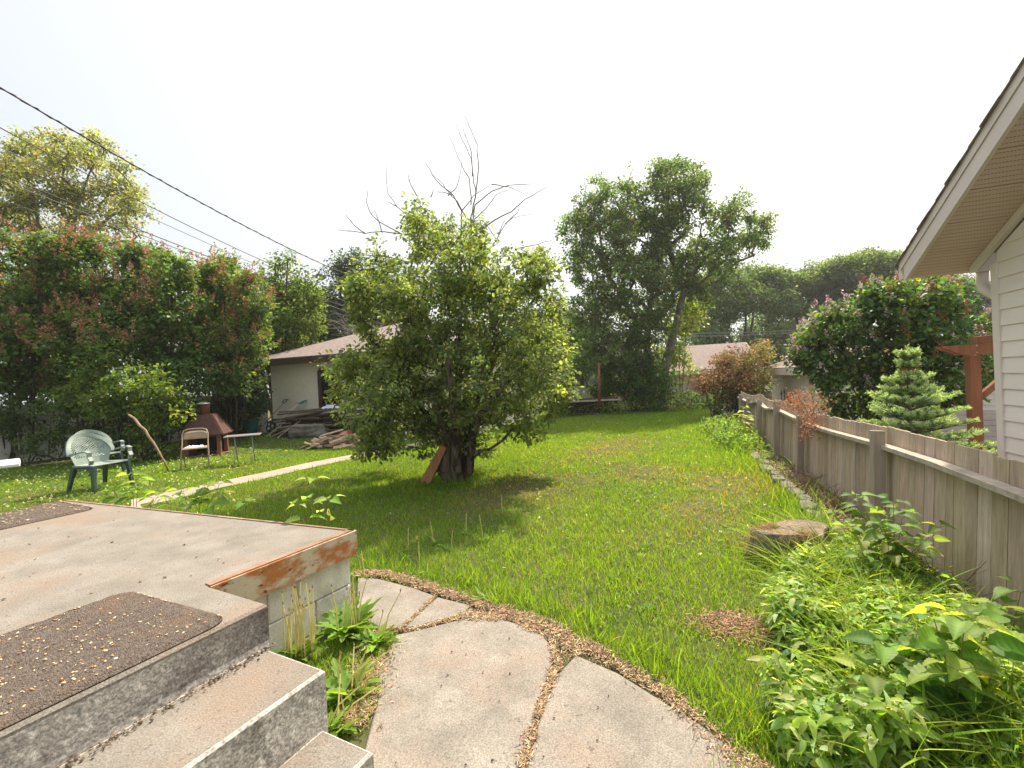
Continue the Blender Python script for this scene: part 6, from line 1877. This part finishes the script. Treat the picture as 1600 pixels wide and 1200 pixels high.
# boulder / broken concrete lump
def lump(name, c, sx, sy, sz, seed, m, label, cat, group=None):
    bm_v = []; fs = []; nu, nv = 18, 10; r_ = random.Random(seed)
    for j in range(nv + 1):
        for i in range(nu):
            a = 2 * math.pi * i / nu; b_ = -math.pi / 2 + math.pi * j / nv
            v = Vector((math.cos(a) * math.cos(b_), math.sin(a) * math.cos(b_), math.sin(b_)))
            sq = max(abs(v.x), abs(v.y), abs(v.z)); v = v / (sq ** .6)
            k = 1 + .22 * mnoise.noise(v * 1.6 + Vector((seed, 0, 0))) + .08 * mnoise.noise(v * 5)
            bm_v.append((c[0] + v.x * sx * k, c[1] + v.y * sy * k, c[2] + sz * .8 + v.z * sz * k))
    for j in range(nv):
        for i in range(nu): fs.append((j*nu+i, j*nu+(i+1) % nu, (j+1)*nu+(i+1) % nu, (j+1)*nu+i))
    return tag(make(name, bm_v, fs, m, loc=c), label, cat, group)
lump('concrete_lump', gw(517, 1.0), .62, .25, .22, 2, M['boulder'], 'rough grey lump of broken concrete in front of the lumber heap', 'concrete lump')
# dark hose loop and blue sheet on the heap
mb = MB(); c = gw(548, .9)
mb.tube([c + gv * .0 + ZZ * .2, c + ZZ * .7, c + gv * .1 + ZZ * .92, c + gv * .3 + ZZ * .93, c + gv * .42 + ZZ * .7, c + gv * .45 + ZZ * .2], .022, 8)
tag(mb.build('black_hose', M['blackmetal'], loc=c, smooth=True), 'black hose looped over the right end of the lumber heap', 'hose')
nr = np.random.default_rng(8); V = []; c = gw(540, .55)
for i in range(10):
    for j in range(6): V.append(c + gv * (-.35 + .8 * i / 9) - gu * (-.1 + .3 * j / 5) + ZZ * (.88 + .05 * nr.random() - .02 * j))
mb = MB(); mb.add(V, [(i*6+j, (i+1)*6+j, (i+1)*6+j+1, i*6+j+1) for i in range(9) for j in range(5)])
tag(mb.build('plastic_sheet', surf('pale_sheet', (.45,.50,.58), (.66,.68,.72), 6, .4, .2), loc=c), 'crumpled pale blue plastic sheet on top of the lumber heap', 'sheet')
# blue tarp and white board near the path, red bucket, seen through the tree
V = []; c = gw(628, .9)
for i in range(14):
    for j in range(7): V.append(c + gv * (-.45 + .9 * i / 13) - gu * (-.1 + .7 * j / 6) + ZZ * (.03 + (.30 - .045 * j) * (1 + .2 * math.sin(i * 1.2)) + .04 * nr.random()))
mb = MB(); mb.add(V, [(i*7+j, (i+1)*7+j, (i+1)*7+j+1, i*7+j+1) for i in range(13) for j in range(6)])
tag(mb.build('blue_tarp', surf('blue_tarp', (.035,.055,.09), (.06,.09,.13), 5, .5, .2), loc=c), 'slumped dark blue tarp on the ground behind the apple tree', 'tarp')
c = gw(652, .9); mb = MB(); mb.box(c + ZZ * .22, (.30, .05, .44), [gv, gu, ZZ], .01)
tag(mb.build('discarded_board', M['white'], loc=c), 'small white panel standing behind the apple tree foliage', 'panel')
c = gw(571, 1.2); t = thing('red_bucket', c, 'small red bucket lying among the weeds behind the apple tree', 'bucket')
MB().tube([c + ZZ * .12, c + gv * .25 + ZZ * .14], [.10, .13], 14).build('body', M['redpaint'], t, smooth=True)
MB().tube([c + gv * .25 + ZZ * .14, c + gv * .26 + ZZ * .14], [.14, .14], 14).build('rim', M['redpaint'], t)
# firewood heap
rl = random.Random(21); fw0 = gp(517, 701)
for i in range(46):
    u = rl.uniform(-1, 1); v = rl.uniform(-1, 1)
    H_ = .38 * max(0, 1 - abs(u) ** 1.6) * max(.1, 1 - v * v)
    c = fw0 + np.array([u * .62, .35 + v * .38, .03 + rl.uniform(.1, 1) * H_])
    an = rl.uniform(-.7, .7) + (math.pi if rl.random() < .5 else 0); L_ = rl.uniform(.28, .62)
    d_ = np.array([math.cos(an), math.sin(an) * .7, rl.uniform(-.35, .35) - u * .25])
    d_ = d_ / np.linalg.norm(d_)
    k = rl.uniform(.65, 1.25); mb = MB(); mb.cc = (.42 * k, .30 * k, .21 * k)
    a = c - d_ * L_ / 2; b = c + d_ * L_ / 2
    r_ = rl.uniform(.03, .065)
    # split log: triangular or quartered section
    x = unit(np.cross(d_, [0.1, .2, 1])); y = np.cross(d_, x); n_ = rl.choice([3, 4, 5]); ph = rl.uniform(0, 6)
    V = [p + (x * math.cos(ph + q * 2 * math.pi / n_) + y * math.sin(ph + q * 2 * math.pi / n_)) * r_ * (1 + .15 * math.sin(q * 3 + i)) for p in (a, b) for q in range(n_)]
    for v_ in V: v_[2] = max(v_[2], float(terr(v_[0], v_[1])) + .003)
    mb.add(V, [tuple(range(n_))[::-1], tuple(range(n_, 2*n_))] + [(q, (q+1) % n_, (q+1) % n_ + n_, q + n_) for q in range(n_)])
    tag(mb.build('firewood_piece', M['oldwood'], loc=c), 'split piece of pale firewood in the heap beside the path', 'firewood', 'split firewood heaped beside the path')
for i, (a_, b_) in enumerate([(((470, 701), .02), ((513, 686), .22)), (((478, 703), .02), ((508, 690), .2))]):
    a = gp(*a_[0]) + ZZ * a_[1]; b = gp(a_[0][0] + 42, a_[0][1] - 4) + ZZ * (b_[1] + .05)
    mb = MB(); mb.cc = (.42, .29, .20); mb.bar(a, b, .14, .03, bev=.004)
    tag(mb.build('plank', M['oldwood'], loc=a), ['upper flat plank at the left end of the firewood heap', 'lower flat plank at the left end of the firewood heap'][i], 'plank')

# cedar plank leaning on the apple tree
a0 = gp(664, 756); a = a0 + ZZ * .0; b = pt(694, 697, AB[1] - .18)
mb = MB(); dpl = unit(b - a); sdp = unit(np.cross(dpl, [0, 1, .2]));
c0 = (a + b) / 2
wv = unit(np.array([1, -.25, 0]) - dpl * np.dot([1, -.25, 0], dpl)); tv = np.cross(dpl, wv)
V = []
for u in np.linspace(0, 1, 9):
    p = a * (1 - u) + b * u
    w = .085 * (1 - .35 * u); th_ = .04
    if u == 0: w *= .8
    for (s1_, s2_) in ((-1, -1), (1, -1), (1, 1), (-1, 1)): V.append(p + wv * w * s1_ + tv * th_ * s2_)
mb.add(V, [(4*k+i, 4*k+(i+1) % 4, 4*k+4+(i+1) % 4, 4*k+4+i) for k in range(8) for i in range(4)] + [(3,2,1,0), (32,33,34,35)])
tag(mb.build('cedar_log', M['plank'], loc=a0), 'reddish split half-log leaning against the apple tree trunk', 'log')

# mossy stump
def stump():
    c = STUMP + np.array([0, 0, .055]); t = thing('tree_stump', c, 'low broad tree stump with orange-stained top in the grass by the fence', 'stump')
    n_ = 30; V = []; rs_ = random.Random(2)
    rad = [.27 * (1 + .18 * math.sin(2 * k * 6.283 / n_ + .8) + .07 * math.sin(5 * k * 6.283 / n_) + rs_.uniform(-.03, .03)) for k in range(n_)]
    lev = [(-.08, 1.14), (.05, 1.03), (.13, .98), (.165, .97), (.175, .93)]
    for z_, k_ in lev:
        for k in range(n_):
            a = 6.2832 * k / n_; rr_ = rad[k] * k_ * (1 + rs_.uniform(-.015, .015)); V.append(c + np.array([math.cos(a) * rr_ * 1.08, math.sin(a) * rr_ * .8, z_ + (.02 * math.sin(a * 2) if z_ > .1 else 0)]))
    mb = MB(); mb.add(V, [(i*n_+k, i*n_+(k+1) % n_, (i+1)*n_+(k+1) % n_, (i+1)*n_+k) for i in range(len(lev)-1) for k in range(n_)])
    mb.build('bark', M['bark'], t)
    mb = MB(); T = []
    for q in (.93, .6, .3):
        for k in range(n_):
            a = 6.2832 * k / n_; rr_ = rad[k] * q; T.append(c + np.array([math.cos(a) * rr_ * 1.08, math.sin(a) * rr_ * .8, .1755 + (.02 * math.sin(a * 2)) * (q / .93) - .012 * (1 - q) + rs_.uniform(-.006, .006) * (q < .9)]))
    T.append(c + ZZ * .165)
    mb.add(T, [(i*n_+k, i*n_+(k+1) % n_, (i+1)*n_+(k+1) % n_, (i+1)*n_+k) for i in range(2) for k in range(n_)] + [(2*n_+k, 2*n_+(k+1) % n_, 3*n_) for k in range(n_)])
    mb.build('cut_top', M['endgrain'], t)
    nr = np.random.default_rng(17); m = 3600; a = nr.uniform(1.9, 5.3, m); q = nr.uniform(.55, 1.16, m)
    kk = (a / 6.2832 * n_).astype(int) % n_; rr_ = np.array(rad)[kk] * q
    z_ = np.where(q > .97, nr.uniform(0, .17, m), .175)
    P = c + np.stack([np.cos(a) * rr_ * 1.08, np.sin(a) * rr_ * .8, z_], 1)
    dd = rand_dirs(m, nr) - np.array([0, 0, .6])
    V, Fc, C = scatter(BLADE[0], BLADE[1], P, dd, rand_dirs(m, nr), nr.uniform(.03, .08, m), tint(m, (.33,.26,.15), .25, 0, nr), .003)
    make('thatch', V, Fc, M['dryleaf'], t, cols=C)
stump()

# dried vine bunch hanging on the fence
def dry_bunch(px0, px1, zc, n, label, seed, spread, hang=.25, col=(.33,.17,.095), s_off=-.08, name='dried_vine'):
    s0, s1 = fence_s(px0), fence_s(px1); nr = np.random.default_rng(seed); rr_ = random.Random(seed)
    c = fpt((s0 + s1) / 2, s_off, 0); t = thing(name, c, label, 'dead plant'); mb = MB(); ends = []
    for k in range(34):
        u = rr_.random(); p = fpt(s0 * (1 - u) + s1 * u, s_off + rr_.uniform(-.02, .08), zc + rr_.uniform(-.1, .1))
        e = p + np.array([rr_.uniform(-spread, spread), rr_.uniform(-spread, spread) * .5, rr_.uniform(-hang, .28)]); m_ = (p + e) / 2 + ZZ * .06
        mb.tube([p, m_, e], [.005, .004, .002], 4); ends += [p * .5 + e * .5 + ZZ * .03, e]
    mb.build('twigs', M['twig'], t)
    E = np.array(ends); ci = nr.integers(0, len(E), n); q = E[ci] + nr.normal(0, .05, (n, 3))
    V, Fc, C = scatter(LEAF4[0], LEAF4[1], q, rand_dirs(n, nr) - np.array([0, 0, .4]), rand_dirs(n, nr), nr.uniform(.018, .045, n), tint(n, col, .3, 0, nr), None)
    make('dry_leaves', V, Fc, M['dryleaf'], t, cols=C)
dry_bunch(1238, 1292, 1.0, 1500, 'bunch of dried reddish-brown vine draped over the top of the fence', 41, .22, .32)
def brush(c0, c1, n, label, seed, h):
    rr_ = random.Random(seed); t = thing('dead_brush', (np.array(c0) + np.array(c1)) / 2, label, 'dead plant'); mb = MB()
    for k in range(n):
        u = rr_.random(); p = np.array(c0) * (1 - u) + np.array(c1) * u; p = p + np.array([rr_.uniform(-.08, .08), rr_.uniform(-.08, .08), 0]); e = p + np.array([rr_.uniform(-.25, .2), rr_.uniform(-.25, .25), rr_.uniform(.02, h)])
        m_ = (p + e) / 2 + np.array([rr_.uniform(-.06, .06), 0, .04]); mb.tube([p, m_, e], [.004, .003, .0015], 4)
        for _ in range(2): mb.tube([m_, m_ + np.array([rr_.uniform(-.1, .1), rr_.uniform(-.1, .1), rr_.uniform(-.02, .1)])], [.0025, .001], 3)
    mb.build('twigs', M['deadtwig'], t)
M['deadtwig'] = surf('dead_twig_brown', (.13,.075,.055), (.24,.15,.11), 20, .9, .1)
brush(fpt(fence_s(1350), -.22), fpt(fence_s(1262), -.22), 110, 'tangle of dead brown brush at the fence foot between the near posts', 51, .30)
brush(fpt(fence_s(1560), -.15), fpt(fence_s(1470), -.15), 40, 'thin dry stems against the fence behind the weed clump', 52, .35)

# ------------------------------------------------------------------ overhead lines
PO = pt(735, 610, 31); PO[2] = -.9
t = thing('utility_pole', PO, 'wooden utility pole hidden behind the apple tree where the overhead lines meet', 'pole')
top_z = 7.0
MB().tube([PO, PO * np.array([1, 1, 0]) + ZZ * top_z], [.16, .11], 10).build('shaft', M['pole'], t, smooth=True)
MB().bar(PO * [1, 1, 0] + [-.9, .12, top_z - .5], PO * [1, 1, 0] + [.9, .12, top_z - .5], .09, .11).build('crossarm', M['pole'], t)
def cable(a, mids, b, r0, label, seg=40, m='cable', name='overhead_line', twist=0.0, group=None):
    """hangs through the surveyed points (smooth curve in space)"""
    pts_ = [np.array(p, float) for p in [a] + mids + [b]]
    y = np.array([p[1] for p in pts_]); x = np.array([p[0] for p in pts_]); z = np.array([p[2] for p in pts_])
    cx = np.polyfit(y, x, 1); cz = np.polyfit(y, z, 2)
    ys_ = np.concatenate([np.linspace(a[1] - 7, a[1], 8)[:-1], np.geomspace(a[1], b[1], seg)])
    P = [np.array([np.polyval(cx, q), q, np.polyval(cz, q)]) for q in ys_]
    mb = MB(); mb.tube(P, r0, 6)
    if twist:
        P2 = [p + np.array([math.cos(i * 1.9) * twist, 0, math.sin(i * 1.9) * twist]) for i, p in enumerate(P)]; mb.tube(P2, r0 * .7, 5)
    o = mb.build(name, M[m], loc=P[0], smooth=True); return tag(o, label, 'cable', group)
def wire(pix, dn, df, r0, label, **k):
    """pix: image points near -> far, plan line runs straight from depth dn to df"""
    p0 = pt(*pix[0], dn); p1 = pt(*pix[-1], df)
    out = []
    for (px, py) in pix:
        rr_ = ray(px, py); # intersect with vertical plane through p0,p1
        dx, dy = p1[0] - p0[0], p1[1] - p0[1]
        # p0x + t dx = r * (p0y + t dy)
        tt_ = (rr_[0] * p0[1] - p0[0]) / (dx - rr_[0] * dy); Y = p0[1] + tt_ * dy
        out.append(np.array([rr_[0] * Y, Y, EYE + rr_[2] * Y]))
    return cable(out[0], out[1:-1], out[-1], r0, label, **k)
wire([(-60,108),(0,133),(165,225),(275,300),(400,362),(530,424),(600,450)], 7, 22, .014, 'thick twisted black cable, highest of the lines crossing the sky at left', twist=.018, seg=90)
wire([(-60,168),(0,198),(120,263),(240,325),(380,396),(500,443),(600,478)], 8.5, 24, .011, 'black overhead line second from the top at left')
wire([(-60,205),(0,230),(130,287),(230,338),(400,415),(540,470),(620,500)], 9.5, 25, .009, 'thin overhead line third from the top at left', m='cablegrey')
wire([(-60,248),(0,273),(160,335),(330,403),(430,440),(540,480),(640,512)], 10, 26, .013, 'upper of two close parallel lines low over the hedge')
wire([(-60,258),(0,281),(160,342),(330,409),(430,446),(540,487),(640,520)], 10.05, 26.1, .011, 'lower of two close parallel lines low over the hedge', m='cablegrey')
wire([(-60,290),(20,318),(220,387),(420,455),(560,500),(640,524)], 11, 27, .006, 'faint lowest overhead line at left', m='cablegrey')
for i, (ya, yb) in enumerate([(519, 516), (523.5, 519.5)]):
    a, m_, b = pt(990, ya + 1, 33), pt(1120, ya + 1.5, 32.5), pt(1245, yb, 32)
    tag(MB().tube([a, (a + m_) / 2 - ZZ * .03, m_, (m_ + b) / 2 - ZZ * .03, b], .022, 5).build('overhead_line', M['cablegrey'], loc=a), ['upper pale line crossing low in front of the far trees at right', 'lower pale line crossing low in front of the far trees at right'][i], 'cable')
# ------------------------------------------------------------------ smoky air
hm, hnt, hout = nmat('haze_air')
hv = hnt.nodes.new('ShaderNodeVolumePrincipled')
hv.inputs['Color'].default_value = (.93, .94, .96, 1); hv.inputs['Density'].default_value = .0007; hv.inputs['Anisotropy'].default_value = .35
hnt.links.new(hv.outputs[0], hout.inputs['Volume'])
mb = MB(); mb.box((0, 385, 9.0), (820, 850, 22.0))
hz = mb.build('haze', hm); tag(hz, kind='stuff')
